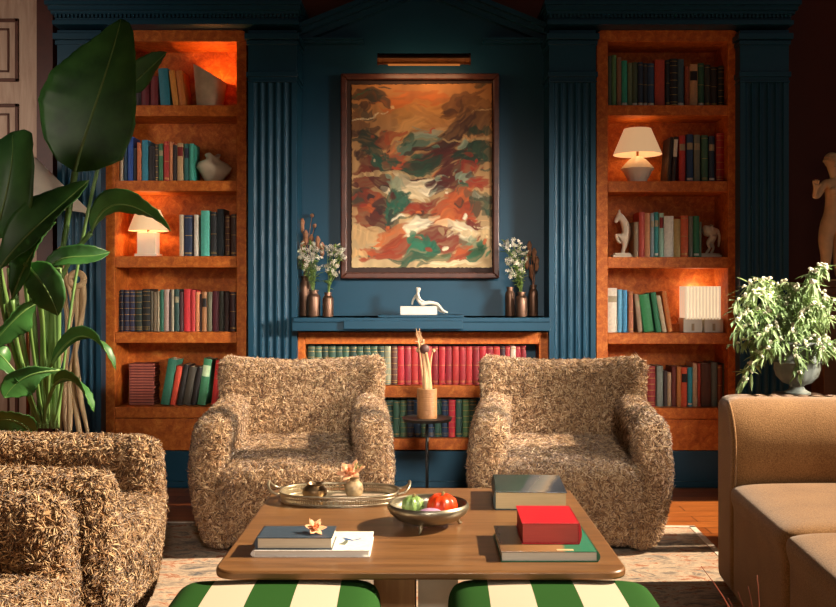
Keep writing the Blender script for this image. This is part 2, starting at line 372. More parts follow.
# low bookcase under the mantel
YL = 5.27
t = thing('low_bookcase', 'low wide orange burr wood bookcase under the blue mantel', 'bookcase', (X(421.5, YL), YL, 0)); ox = t.location.x
def B(name, mb, **k):
    mb.v = [(a-ox, b_-YL, c) for a, b_, c in mb.v]; return mb.build(name, BURR, t, **k)
B('side_panel', MB().box((X(294, YL), YL, Z(450, YL)), (X(305, YL), YBK, Z(332, YL))), bevel=.003)
B('side_panel', MB().box((X(539, YL), YL, Z(450, YL)), (X(549.5, YL), YBK, Z(332, YL))), bevel=.003)
B('top_panel', MB().box((X(305, YL), YL, Z(344, YL)), (X(539, YL), YBK, Z(332, YL))), bevel=.003)
B('shelf', MB().box((X(305, YL), YL+.001, Z(397.5, YL)), (X(539, YL), YBK, Z(385.5, YL))), bevel=.003)
B('shelf', MB().box((X(305, YL), YL+.001, Z(450, YL)), (X(539, YL), YBK, Z(438.5, YL))), bevel=.003)
B('back_panel', MB().box((X(305, YL), YBK-.012, Z(438.5, YL)), (X(539, YL), YBK, Z(344, YL))))
# mantel shelf
YM = 5.10
mb = MB().box((X(292, YM), YM, Z(331, YM)), (X(551, YM), YR, Z(317.5, YM)))
mb.box((X(293.5, YM), YM-.012, Z(322, YM)), (X(549.5, YM), YR-.01, Z(317.5, YM)))
mb.box((X(344, YM), YM-.03, Z(329, YM)), (X(463, YM), YM+.05, Z(320.5, YM)))
tag(mb.build('mantel_shelf', BLUE, bevel=.003), 'blue mantel shelf with a raised centre block below the painting', 'mantel shelf')
ZM = Z(317.5, YM)
tag(MB().box((X(379, 5.2), 5.12, ZM), (X(463, 5.2), 5.32, ZM+.012)).build('plinth_slab', BLUE, bevel=.002), 'flat blue slab on the mantel under the white figure', 'slab')
# ------------------------------------------------------------------ books
ORD = 'first second third fourth fifth sixth seventh eighth ninth tenth eleventh twelfth thirteenth fourteenth fifteenth sixteenth seventeenth eighteenth nineteenth twentieth twenty-first twenty-second twenty-third twenty-fourth twenty-fifth twenty-sixth twenty-seventh twenty-eighth twenty-ninth thirtieth thirty-first thirty-second thirty-third thirty-fourth thirty-fifth thirty-sixth'.split()
def book(label, group, loc, w, h, d, col, deco='', lean=0, rough=.55):
    """upright book, spine towards -Y; loc is the middle of the spine's foot"""
    def arc(t, y0, bul, n=6): return [(-t/2+t*k/n, y0-bul*math.sin(PI*k/n)) for k in range(n+1)]
    bu = min(.006, w*.18); th = min(.0022, w*.12)
    out = [(-w/2, d)]+arc(w, bu, bu)+[(w/2, d)]
    inn = [(w/2-th, d)]+arc(w-2*th, bu+th, bu*.6)[::-1]+[(-w/2+th, d)]
    o = MB().prism(out+inn, 'z', 0, h).build('book', cover(col, rough), auto=35, loc=loc)
    # prism of a U profile: caps are concave n-gons, so build the pages inside
    MB().box((-w/2+th*1.02, bu+th+.002, .003), (w/2-th*1.02, d-.004, h-.003)).build('pages', PAPER, o)
    if 'g' in deco:
        mb = MB()
        for zf in ((.06, .085, .5, .93) if 'm' not in deco else (.05, .1, .25, .4, .55, .7, .85, .94)):
            q = arc(w*.99, bu-.0006, bu); q2 = arc(w*.99, bu+.001, bu)
            mb.prism(q+q2[::-1], 'z', h*zf, h*zf+.0024)
        mb.build('spine_bands', GOLD, o)  # gilt bands across the spine
    for ch, lc, z0, z1 in (('L', '#a8997a', .68, .82), ('R', '#7d1f1c', .66, .9), ('K', '#1d1a1c', .62, .84), ('G', '#c9dcb0', .62, .86), ('D', '#e8e0cf', .04, .09), ('B', '#ece4d2', .56, .94), ('N', '#2a2f45', .62, .88)):
        if ch in deco:
            q = arc(w*.92, bu-.0008, bu); q2 = arc(w*.92, bu+.001, bu)
            MB().prism(q+q2[::-1], 'z', h*z0, h*z1).build('spine_label', cover(lc, .7), o)
    o.rotation_euler.y = math.radians(lean)
    return tag(o, label, 'book', group)
def shelf_books(rows, ybase, shelf, group, Ys=5.36, depth=.145, zoff=0.0008, lim=None):
    zb = Z(ybase, YF if Ys > 5.33 else YL)+zoff; tot = len(rows)
    for i, r in enumerate(rows):
        x0, x1, yt, col, desc = r[:5]; deco = r[5] if len(r) > 5 else ''; lean = r[6] if len(r) > 6 else 0
        a, b_ = X(x0, Ys)+.0006, X(x1, Ys)-.0006
        if lim: a = max(a, X(lim[0], YF)+.002+.004*i); b_ = min(b_, X(lim[1], YF)-.002-.004*(tot-1-i))
        w = b_-a
        h = (Z(yt, Ys)-zb)
        L = math.radians(lean); cx = (a+b_)/2; z = zb
        if lean:
            h = (h-w*abs(math.sin(L)))/math.cos(L); z = zb+w/2*abs(math.sin(L)); w *= math.cos(L)
        book('%s book, %s from the left on %s' % (desc, ORD[i], shelf), group, (cx, Ys+rnd.uniform(-.004, .006), z), w, h, depth+rnd.uniform(-.01, .02), col, deco, lean)
S1 = [(129,134,72,'5a2b2b','dull red'),(135,140.5,74,'3a2f33','charcoal'),(141,149,78,'6a2029','dark red'),(150.5,158,76,'7b2a2e','wine red'),(160.5,170.5,68,'2f7f92','teal','',-4),(173,179,70,'d38a35','orange','',-7),(179.5,186,70,'c9742c','darker orange','',-7)]
S2 = [(116,118.5,146,'c97b45','thin orange'),(119,123,144,'e9dcc0','cream'),(123.5,126.8,145,'2a4a63','dark slate'),(127,132.8,136.5,'2450a0','bright blue'),(133.2,136.5,148,'23222a','short black'),(137,141.2,142.5,'d1754a','orange'),(141.6,148,140,'2f86a0','teal blue'),(148.4,154.6,146,'241d20','black'),(155,158,144,'4a3a33','brown black','gm'),(158.4,163,143.5,'3f7f5a','green','L'),(163.6,169,141.5,'b5322c','red','g'),(169.2,172.6,141.5,'d98a5c','salmon'),(173,176.6,145,'2b1f1e','short dark brown'),(177,183,143,'c9a274','tan','R'),(183.8,188.8,143.5,'2f6f6a','deep green','N'),(189.2,193.6,143.5,'3fa38f','turquoise')]
S3 = [(179,183.5,214.5,'cbb89c','cream'),(184,192,215,'22304f','navy','g'),(193.5,198,214.5,'d9cfbf','white'),(200.6,209.5,210.5,'55b8a4','bright turquoise'),(210.4,216.6,212,'1f2226','black','g'),(217,224.2,209,'1c2a33','dark slate'),(225,230,215,'5a3424','brown','gm'),(230.6,236,214,'43261d','dark brown','g')]
S4 = [(116,119.4,291,'242a36','first slate','gm'),(119.6,123,290,'222838','second slate','gm'),(123.3,128.8,290,'232945','indigo','gm'),(129,134.8,290,'262b4a','matching indigo','gm'),(135,141.8,290,'25332f','dark green','gm'),(142,150,289,'1f2020','black','gm'),(150.3,153,291,'6a6352','khaki'),(153.4,157.4,292,'8a7a62','drab'),(157.7,159.4,291,'c4b496','thin cream'),(160,163.8,289.5,'2f6b55','green'),(164,169,289.5,'b59a8d','dusty pink'),(169.4,171,293,'3a302c','thin brown'),(171.3,174,289.5,'b9ac93','pale grey'),(174.3,179.2,289,'2a4a44','bottle green','L'),(179.5,183.2,292,'4a2a2c','dark plum'),(183.5,190.6,289,'d8323a','bright red','','0'),(190.9,195.2,290,'c93a3a','red'),(195.5,199.2,292,'d98a5a','apricot'),(199.5,201.5,294,'3a2420','thin dark brown'),(201.8,206.8,292,'b07a50','tan','K'),(207.2,212,292,'6d6a52','olive'),(212.3,219,291,'5a1f2c','maroon'),(219.3,224.2,291,'3f4038','dark olive'),(224.5,229,292,'37201f','dark umber'),(229.3,235.6,292,'3a1a1e','deep maroon','g')]
S4 = [r[:6] for r in S4]
S5 = [(160,169,358.6,'2f6f58','large green','',10),(169.6,175.4,365.5,'d0492f','orange red','',10),(176.2,181.6,364.5,'2a2522','black','',10),(182.2,190,366.5,'4a4338','dark grey','',10),(190.6,196,367,'241d1c','slim black','',10),(197,205.4,358.3,'3f8059','green labelled','G',8.5),(211,218.4,360,'c9302e','bright red','',6)]
R1 = [(608,611.6,56,'4a5a48','thin grey green'),(612,616.4,55,'5a8a58','light green'),(616.8,621.4,57.5,'8f6a4f','brown'),(621.8,627.4,60.5,'2f9f82','turquoise','D'),(627.8,632,63,'6a7a58','sage'),(632.4,637.8,62,'4a5a3f','olive','D'),(638.2,643,62,'28384f','navy','gD'),(643.3,647.6,63,'2a3038','charcoal','gD'),(648,654.6,63,'2f4a68','slate blue','gD'),(655,665,59.5,'b8452f','wide red'),(665.6,669.6,60,'23262a','slim black','g'),(670,677.8,58.5,'1d1d20','broad black','gm'),(678.2,684.4,58.8,'3f5a66','blue grey','D'),(685,689.6,66.5,'9a4a2a','short rust'),(690,698,64,'c99a6a','tan','K'),(698.4,704.4,63,'2f5a3f','green','gD'),(704.8,711,64.5,'33342c','dark olive','g'),(711.4,718,66.5,'2c2420','dark brown','g'),(718.4,727.4,66,'24261f','black green','gm')]
R2 = [(667,670.4,137,'2a2220','slim dark','',4),(671.2,675.6,136.5,'3a2a26','labelled brown','B',4),(679.4,685.6,135.5,'c13a32','bright red','L',0),(687,693.6,134,'27466e','navy','LD'),(694.4,700.6,134.5,'767a68','grey','L'),(702,708.4,135,'3f6a50','green','g'),(709,714.8,136,'24384a','dark blue','LD'),(716.6,725.6,133,'a32f26','deep red','gm')]
R3 = [(634,638.6,222,'8a7256','drab'),(639,645,212,'b5402c','rust red','',0),(645.4,650.6,213,'c98a5a','tan'),(650.9,654.6,213,'8fa0a0','pale blue grey','L'),(654.9,659,212,'2f8f8a','turquoise','LD'),(659.3,664,213,'9ac0aa','pale mint','R'),(664.3,673.8,216,'e3dccb','wide white'),(674.2,680.8,219,'b89a5c','mustard'),(681.2,688.8,215.5,'d9602f','bright orange','g'),(689.2,693.2,216,'7a7868','grey'),(693.6,699.4,216,'2f7a55','emerald','D'),(699.7,702,222,'6a8068','thin sage')]
R4 = [(608,617.6,288,'dcd2bd','wide cream','L'),(618,622.6,289.5,'5fa8cc','sky blue'),(623,627.6,290,'4a94bd','deeper sky blue'),(628.8,633.8,291.5,'b06a4a','terracotta','g'),(638.2,643,294,'a58a70','taupe','L',-6),(644.4,654.6,293.5,'2f8a4f','wide green','',-8),(656.2,661.6,292,'2f7f58','slim green','',-8),(663,667.4,295,'d8c29c','cream','',-10),(668,673,291,'d9803f','orange','g',-9)]
R5 = [(632,637.4,366,'6a2024','maroon','gm'),(638,641.6,368,'8a3030','first crimson','gm'),(642,647.4,368,'8a2a28','second crimson','gm'),(648,656,366.5,'94302c','wide crimson','gm'),(657,663.4,366,'7f8a80','grey green'),(664,667.4,371,'3a2a26','short dark brown'),(667.8,671.6,372.5,'b59a7a','beige','g'),(672,676.4,366.5,'6a2a20','reddish brown'),(677,681.2,366.5,'c07a3a','ochre'),(681.6,687.4,367.5,'d9552f','bright orange','K'),(687.8,692.6,367.5,'2f9ab0','turquoise blue','D'),(693,697.4,363.5,'c9ac8a','pale tan'),(697.8,700.8,363.5,'b0432f','brick red'),(701.4,711.4,363.5,'55301f','wide brown'),(711.8,717.6,362.5,'5f6a66','blue grey'),(718,722.4,365,'7a4024','russet','g'),(722.8,727.4,363.5,'3a3a2c','dark olive')]
for rows, yb, sh in ((S1, LB[0][0], 'the top shelf of the left bookcase'), (S2, LB[1][0], 'the second shelf of the left bookcase'), (S3, LB[2][0], 'the third shelf of the left bookcase'), (S4, LB[3][0], 'the fourth shelf of the left bookcase'), (S5, LB[4][0], 'the lowest shelf of the left bookcase'),
                     (R1, RB[0][0], 'the top shelf of the right bookcase'), (R2, RB[1][0], 'the second shelf of the right bookcase'), (R3, RB[2][0], 'the third shelf of the right bookcase'), (R4, RB[3][0], 'the fourth shelf of the right bookcase'), (R5, RB[4][0], 'the lowest shelf of the right bookcase')):
    shelf_books(rows, yb, sh, 'books on '+sh, lim=(115, 236.5) if 'left bookcase' in sh else (608, 728))
# matching sets in the low bookcase
M1 = []
gx = 307.5
for k in range(11): M1.append((gx, gx+6.9, 345.8+rnd.uniform(0, .6), ['2f4a3c','3a5a48','263d34','33503f'][k % 4], ['dark green leather','dull green leather','blackish green leather'][k % 3], 'gm')); gx += 7
M1.append((gx, gx+6.6, 346, '8a8a70', 'grey green', 'gm')); gx += 6.8
M1.append((gx, gx+6.2, 346.5, '5f3a2c', 'brown leather', 'gm')); gx += 6.4
reds = ['86161f','b3202a','931c2b','b02826','a01e28','ba2c2e']
while gx < 497: M1.append((gx, gx+6.6, 346+rnd.uniform(0, .6), reds[len(M1) % 6], ['crimson leather','bright red leather','deep red leather'][len(M1) % 3], 'g')); gx += 6.85
for c, n in (('3a1c24','dark plum'),('b02c34','red leather'),('d8c0a8','pale spined'),('b02c3a','crimson leather'),('8a2028','dark red leather'),('5a1c24','maroon leather'),('9a2a30','wine leather')):
    if gx < 523: M1.append((gx, gx+5, 346, c, n, 'g')); gx += 5.2
M2 = []
gx = 372.5; cs = [('8a5a4a','dusty brown'),('1f2f3c','dark navy'),('2a4a40','dark green'),('30523f','green leather'),('3a5a42','moss green'),('23303f','blue black'),('24405a','navy'),('35503c','olive green'),('27425c','blue leather'),('2f5548','bottle green'),('1f3550','deep blue'),('bf2f3c','bright red'),('2a4f44','teal green'),('47683f','leaf green'),('2f4a3a','dark green')]
for i, (c, n) in enumerate(cs): M2.append((gx, gx+6.7, 399.5+rnd.uniform(0, .8), c, n, 'gm' if i % 3 else 'g')); gx += 6.95
shelf_books(M1, 385.5, 'the upper shelf under the mantel', 'leather sets under the mantel', Ys=5.315)
shelf_books(M2, 438.5, 'the lower shelf under the mantel', 'leather sets on the lower mantel shelf', Ys=5.315)
# flat stack of thin red booklets
Yk = 5.44; zz = Z(LB[4][0], YF)+.0006
for k in range(15):
    w_, d_ = .142+rnd.uniform(-.004, .004), .12
    o = MB().box((-w_/2, -d_/2, 0), (w_/2, d_/2, .0152)).build('booklet', cover(['6f2a28','7c322c','863a33'][k % 3]), bevel=.004, loc=(X(144.5, Yk)+rnd.uniform(-.003, .003), Yk, zz))
    MB().box((-w_/2+.004, -d_/2-.0006, .004), (w_/2+.0008, d_/2-.004, .0112)).build('pages', cover('a8604f'), o)
    tag(o, 'thin red booklet, %s from the bottom of the flat stack on the lowest shelf' % ORD[k], 'booklet', 'flat stack of red booklets'); zz += .0157
# ------------------------------------------------------------------ painting and its lamp
def vnoise(u, v, seed, fu, fv):
    g = np.random.default_rng(seed).random((64, 64)); x = u*fu; y = v*fv
    xi = np.floor(x).astype(int); yi = np.floor(y).astype(int); a = x-xi; b = y-yi; a = a*a*(3-2*a); b = b*b*(3-2*b)
    f = lambda i, j: g[(yi+j) % 64, (xi+i) % 64]
    return (f(0,0)*(1-a)+f(1,0)*a)*(1-b)+(f(0,1)*(1-a)+f(1,1)*a)*b-.5
YPT = 5.395
fx0, fx1, fz0, fz1 = X(341, YPT), X(499, YPT), Z(278.5, YPT), Z(74, YPT)
pt = thing('framed_painting', 'large abstract painting in a thin brown frame above the mantel', 'painting', ((fx0+fx1)/2, YPT, fz0)); ox, oz = pt.location.x, fz0
fw, fh = fx1-fx0, fz1-fz0
FR = plain('frame_wood', '#522a1d', .4, var=.25, ns=30)
t_ = .034; mb = MB()
for poly in ([(-fw/2, 0), (fw/2, 0), (fw/2-t_, t_), (-fw/2+t_, t_)], [(-fw/2, fh), (-fw/2+t_, fh-t_), (fw/2-t_, fh-t_), (fw/2, fh)],
             [(-fw/2, 0), (-fw/2+t_, t_), (-fw/2+t_, fh-t_), (-fw/2, fh)], [(fw/2, 0), (fw/2, fh), (fw/2-t_, fh-t_), (fw/2-t_, t_)]):
    mb.prism(poly, 'y', -.02, .04)
mb.build('frame', FR, pt, bevel=.006)
MB().box((-fw/2+.03, .012, .03), (fw/2-.03, .03, fh-.03)).build('mount', plain('dark_mount', '#3a2620', .8), pt)
nu, nv = 210, 276
u, v = np.meshgrid(np.linspace(0, 1, nu), np.linspace(0, 1, nv))
cu0, cu1, cv0, cv1 = X(351.5, YPT)-ox, X(492, YPT)-ox, Z(83, YPT)-oz, Z(267.5, YPT)-oz
def L3(h): return np.array(lin(h)[:3])
top, mid, bot = L3('a86c34'), L3('b48a58'), L3('c8aa7c')
col = np.where((v < .5)[..., None], top+(mid-top)*(v*2)[..., None], mid+(bot-mid)*((v-.5)*2)[..., None])
col = col*(1+.5*vnoise(u, v, 1, 5, 7)[..., None]+.35*vnoise(u, v, 2, 30, 14)[..., None])
ST = [ # u, v, half length, half width, angle(up-right +), colour, opacity
(.45,.09,.30,.05,4,'b8692a',.8),(.52,.17,.25,.07,10,'bb8a4c',.8),(.40,.24,.2,.05,35,'c89a60',.7),(.62,.2,.18,.04,-25,'b98650',.7),(.55,.28,.22,.03,20,'cda876',.7),
(.14,.07,.13,.035,-8,'3a3a33',.95),(.06,.14,.05,.09,60,'4b4538',.85),(.24,.09,.06,.02,-30,'474237',.8),(.05,.22,.05,.07,80,'6a4628',.8),
(.80,.10,.16,.05,20,'6e4527',.85),(.88,.2,.10,.10,60,'5a3d28',.75),(.74,.26,.2,.04,42,'51322a',.9),(.93,.12,.05,.10,80,'8a6238',.7),(.66,.33,.14,.035,35,'4a2a28',.85),
(.10,.30,.10,.05,-15,'2c3a2e',.95),(.07,.38,.06,.07,70,'4a2d22',.9),(.16,.38,.09,.04,-30,'33493a',.9),(.22,.31,.07,.025,20,'8a4a2e',.8),
(.50,.31,.13,.035,18,'7d8f78',.95),(.40,.37,.14,.03,25,'5c7a68',.9),(.55,.27,.10,.02,15,'9aa08a',.8),(.42,.31,.06,.02,35,'3f5a48',.85),
(.28,.29,.08,.02,30,'a8532c',.9),(.30,.42,.10,.03,10,'b65a30',.9),(.38,.47,.12,.03,-5,'b84e2a',.9),(.28,.36,.07,.02,35,'c27a4a',.9),
(.58,.39,.16,.045,25,'5a221d',.95),(.70,.41,.13,.05,15,'5e241f',.95),(.50,.44,.14,.04,20,'2f4a38',.95),(.45,.49,.12,.03,15,'3a5a44',.9),(.85,.38,.14,.07,20,'2c4536',.92),(.92,.36,.06,.10,70,'34503e',.9),(.78,.33,.05,.02,35,'9aa890',.9),
(.15,.46,.10,.06,-20,'6a2f20',.95),(.08,.53,.08,.07,20,'7d3a22',.9),(.2,.53,.12,.05,-30,'5f2a20',.95),(.26,.45,.06,.06,-60,'2f5a48',.85),(.18,.43,.05,.03,-40,'2b5c4a',.9),
(.50,.545,.16,.035,8,'e2d0ae',.97),(.44,.60,.10,.03,-20,'dcc8a2',.95),(.58,.57,.10,.02,20,'eadbbd',.97),(.36,.54,.07,.03,30,'b9a888',.85),(.32,.57,.06,.05,-60,'8a9a80',.7),(.42,.66,.06,.02,-40,'a8b098',.7),
(.68,.50,.14,.05,20,'5e1f1c',.95),(.62,.56,.08,.02,25,'4a1a1a',.9),(.73,.55,.10,.05,0,'6a251d',.95),(.82,.52,.05,.05,60,'93a088',.9),(.90,.55,.07,.03,15,'a84428',.95),(.85,.46,.04,.06,80,'a03c26',.85),(.80,.58,.05,.025,30,'3f6a52',.9),
(.06,.63,.07,.05,10,'3a3028',.9),(.14,.62,.10,.035,-10,'8a3a20',.9),(.10,.72,.09,.06,20,'8f4422',.9),(.20,.73,.10,.06,-35,'5c241c',.95),(.12,.68,.05,.03,0,'b05a2a',.9),(.2,.66,.07,.03,10,'3c2c28',.8),
(.33,.64,.07,.08,70,'2c5a48',.95),(.30,.70,.07,.06,50,'2a6a54',.9),(.38,.62,.05,.04,30,'3a6a55',.85),(.30,.75,.05,.05,-70,'34453a',.85),
(.46,.69,.10,.04,12,'9a4020',.95),(.54,.65,.07,.03,20,'8a3420',.9),(.72,.68,.15,.06,12,'b85a2c',.95),(.78,.64,.10,.05,30,'c46a38',.95),(.84,.70,.08,.05,10,'a84c26',.95),(.66,.73,.09,.03,20,'c9743e',.9),(.88,.78,.07,.05,50,'7a2c1f',.9),
(.52,.74,.10,.04,25,'55402c',.8),(.92,.66,.06,.07,75,'3f5540',.85),(.95,.62,.03,.12,85,'55604a',.7),
(.47,.775,.15,.030,25,'eadcc0',.97),(.40,.81,.08,.025,15,'e4d3b2',.97),(.68,.755,.09,.03,5,'d9b48a',.95),(.80,.78,.10,.03,-25,'e8d6b6',.97),(.76,.82,.06,.025,-10,'e2d0b0',.95),(.83,.82,.05,.03,40,'e6d4b4',.95),
(.60,.82,.14,.05,20,'7a2a1e',.95),(.70,.86,.11,.045,15,'8a3820',.95),(.44,.87,.05,.03,10,'8f4a28',.8),(.27,.84,.13,.045,22,'c0703c',.95),(.30,.90,.16,.035,18,'9a4020',.95),(.22,.93,.14,.02,5,'a84a24',.9),(.12,.92,.06,.02,-30,'b05a30',.8),
(.50,.89,.10,.055,15,'2f7a5e',.97),(.56,.87,.06,.04,40,'2a6e56',.95),(.44,.945,.14,.025,12,'3a5c44',.95),(.62,.93,.10,.02,10,'5a6a44',.85),(.85,.88,.07,.05,50,'7a8a6c',.7),(.88,.93,.10,.028,20,'357556',.95),(.76,.93,.09,.03,15,'a04a24',.95),(.80,.90,.07,.02,25,'b86030',.9),(.92,.88,.05,.03,60,'3f6f50',.9),
(.72,.97,.2,.015,2,'dcc9a4',.85),(.08,.82,.08,.09,80,'cda878',.7),(.97,.80,.03,.2,88,'d2b78a',.8),(.02,.5,.015,.5,90,'c9ab7c',.7),(.985,.3,.012,.3,90,'c6a878',.7)]
wu = .030*vnoise(u, v, 3, 9, 12)+.016*vnoise(u, v, 4, 26, 32); wv = .026*vnoise(u, v, 5, 9, 12)+.014*vnoise(u, v, 6, 26, 32)
rs = random.Random(12); ALL = []
for q in ST:
    ALL.append(q)
    if q[2] < .17:                                   # smaller dabs broken off each stroke
        for _ in range(3):
            o_ = rs.choice(ST[max(0, ST.index(q)-4):ST.index(q)+5])
            ALL.append((q[0]+rs.uniform(-1, 1)*q[2], q[1]+rs.uniform(-.9, .9)*q[3]*1.6, q[2]*rs.uniform(.25, .5), q[3]*rs.uniform(.2, .4), q[4]+rs.uniform(-25, 25), rs.choice((q[5], o_[5])), rs.uniform(.7, .95)))
for i, (a, b, l, w_, an, h, op) in enumerate(ALL):
    th = math.radians(an); du = (u+wu*1.6-a); dv = (v+wv*1.6-b)*1.31
    p = du*math.cos(th)-dv*math.sin(th); q = du*math.sin(th)+dv*math.cos(th)
    st = vnoise(p+3, q+3, 20+i, 9, 75)
    d = np.sqrt((p/l)**2+(q/(w_*1.42))**2)+st*.75
    m_ = np.clip((1.0-d)/.14, 0, 1)*op*np.clip(.93+st*.5, 0, 1)
    c = L3(h)**1.22*1.12*(1+.6*st[..., None]); col = col*(1-m_[..., None])+c*m_[..., None]
col = np.clip(col, .004, 1)
jit = np.random.default_rng(3)
def jag(n):
    q = jit.random(n//3+2); return np.interp(np.arange(n), np.arange(len(q))*3, q)-.5
gx_ = cu0+(cu1-cu0)*u; gz_ = cv0+(cv1-cv0)*v
gx_ += np.clip(1-u*25, 0, 1)*jag(nv)[:, None]*.005+np.clip(1-(1-u)*25, 0, 1)*jag(nv)[:, None]*.005
gz_ += np.clip(1-v*25, 0, 1)*(jag(nu)[None, :]*.005-.010*(1-u))+np.clip(1-(1-v)*25, 0, 1)*jag(nu)[None, :]*.005
gy_ = .006+.002*vnoise(u, v, 9, 8, 10)
me = bpy.data.meshes.new('canvas')
vs = np.stack([gx_, gy_, gz_], -1).reshape(-1, 3)
idx = np.arange(nu*nv).reshape(nv, nu)
fs = np.stack([idx[:-1, :-1], idx[1:, :-1], idx[1:, 1:], idx[:-1, 1:]], -1).reshape(-1, 4)
# sheet with thickness: a second layer behind, joined by its rim
n0 = len(vs); back = vs.copy(); back[:, 1] = .0115
rim = np.concatenate([idx[0, :], idx[1:, -1], idx[-1, -2::-1], idx[-2:0:-1, 0]]); rn = np.roll(rim, -1)
allf = fs.tolist()+(fs[:, ::-1]+n0).tolist()+np.stack([rim, rn, rn+n0, rim+n0], -1).tolist()
me.from_pydata(np.concatenate([vs, back]).tolist(), [], allf)
ca = me.color_attributes.new('paint', 'FLOAT_COLOR', 'POINT')
cc = np.ones((2*n0, 4), np.float32); cc[:n0, :3] = col.reshape(-1, 3); cc[n0:, :3] = .5
ca.data.foreach_set('color', cc.ravel()); me.shade_smooth()
m, nt, b = nmat('painted_sheet'); at = nt.nodes.new('ShaderNodeAttribute'); at.attribute_name = 'paint'
nt.links.new(at.outputs['Color'], b.inputs['Base Color']); b.inputs['Roughness'].default_value = .7
n = node(nt, 'ShaderNodeTexNoise', Scale=90.0, Detail=4.0); nt.links.new(coords(nt), n.inputs['Vector']); bump(nt, b, n.outputs['Fac'], .25, .002)
link('canvas', me, m, pt)
# picture lamp
YPL = 5.20
pl = thing('picture_lamp', 'bronze tube picture lamp fixed above the framed painting', 'lamp', (X(424, YPL), YPL, Z(59, YPL)))
hw = (X(469, YPL)-X(379, YPL))/2
MB().tube([(-hw, 0, 0), (hw, 0, 0)], .030, 20).build('lamp_tube', BRASS, pl, auto=40)
for s in (-1, 1): MB().tube([(s*hw, 0, 0), (s*(hw+.008), 0, 0)], .0325, 20).tube([(s*(hw-.02), 0, 0), (s*(hw-.025), 0, 0)], .0318, 20).build('end_cap', plain('lamp_cap', '#7a4a30', .4, .9), pl, auto=40)
MB().tube([(0, .02, .01), (0, .12, .03), (0, YR-YPL+.002, .03)], .009, 8).build('arm', BRASS, pl, auto=40)
MB().box((-hw*.8, -.010, -.0335), (hw*.8, .016, -.029)).build('bulb_strip', shade('warm_strip', '#b9804a', '#ff9a4a', .35), pl)
for s in (-1, 0, 1):
    l = light('picture_lamp_light', 'AREA', (X(424, YPL)+s*hw*.6, YPL+.02, Z(59, YPL)-.045), .30, (1, .60, .30), aim=(X(424, YPL)+s*hw*.7, YR, Z(92, YR)), size=.14, size_y=.02, shape='RECTANGLE')
# ------------------------------------------------------------------ lamps and ornaments on the shelves
def zs(b): return Z(b, YF)+.0006
def pt_light(name, loc, p, col=(1, .55, .24), r=.015):
    return light(name, 'POINT', loc, p, col, shadow_soft_size=r)
# square-footed lamp, left bookcase
Y1 = 5.43; z0 = zs(LB[2][0]); k = Y1/FPX
o = thing('table_lamp', 'white lamp with square column base on the third shelf of the left bookcase', 'lamp', (X(148.5, Y1), Y1, z0))
MB().box((-.064, -.06, 0), (.064, .06, .016)).box((-.052, -.048, .016), (.052, .048, .138)).build('base', CREAM, o, bevel=.003)
MB().lathe([(.008, .138), (.008, .165)], 10).build('neck', BRASS, o)
SH = shade('lit_shade', '#d9c3a0', '#ffc890', .5)
mb = MB(); prof = [(.113, .147), (.066, .268), (.063, .268), (.110, .147)]; mb.lathe(prof+[prof[0]], 36); mb.f = [f for f in mb.f if len(f) == 4]
mb.build('lamp_shade', SH, o, auto=50)
pt_light('shelf_lamp_light', (X(148.5, Y1), Y1, z0+.20), 1.5)
# cone uplighter, top shelf
Y2 = 5.43; z0 = zs(LB[0][0])
o = thing('uplighter', 'pale slant-topped cone uplighter on the top shelf of the left bookcase', 'lamp', (X(210, Y2), Y2, z0))
mb = MB(); mb.lathe([(.072, 0), (.094, .20), (.088, .20), (.066, .012), (.0, .012)], 40)
nv_ = []
for (x, y, z) in mb.v:
    if z > .1: z += -.052*(x/.09)
    nv_.append((x, y, z))
mb.v = nv_; mb.build('lamp_body', plain('sand_ceramic', '#b39a7c', .7), o, auto=50)
MB().ball((0, 0, .14), .02).build('bulb', shade('bulb_glow', '#ffd0a0', '#ffa050', 6), o, smooth=True)
pt_light('uplighter_light', (X(210, Y2)+.012, Y2, z0+.158), 3.0, (1, .36, .09), .01)
# round-bodied lamp, right bookcase
Y3 = 5.40; z0 = zs(RB[1][0])
o = thing('table_lamp', 'white lamp with faceted ceramic body on the second shelf of the right bookcase', 'lamp', (X(637.5, Y3), Y3, z0))
MB().lathe([(.042, 0), (.05, .004), (.084, .066), (.096, .078), (.084, .094), (.048, .132), (.030, .142), (.024, .150)], 12).build('base', CREAM, o, auto=25)
MB().lathe([(.007, .15), (.007, .19)], 10).build('neck', BRASS, o)
mb = MB(); prof = [(.137, .160), (.076, .306), (.073, .306), (.134, .160)]; mb.lathe(prof+[prof[0]], 40); mb.f = [f for f in mb.f if len(f) == 4]
mb.build('lamp_shade', shade('soft_shade', '#e0c9a4', '#ffc890', .48), o, auto=50)
pt_light('faceted_lamp_light', (X(637.5, Y3), Y3, z0+.22), .40)
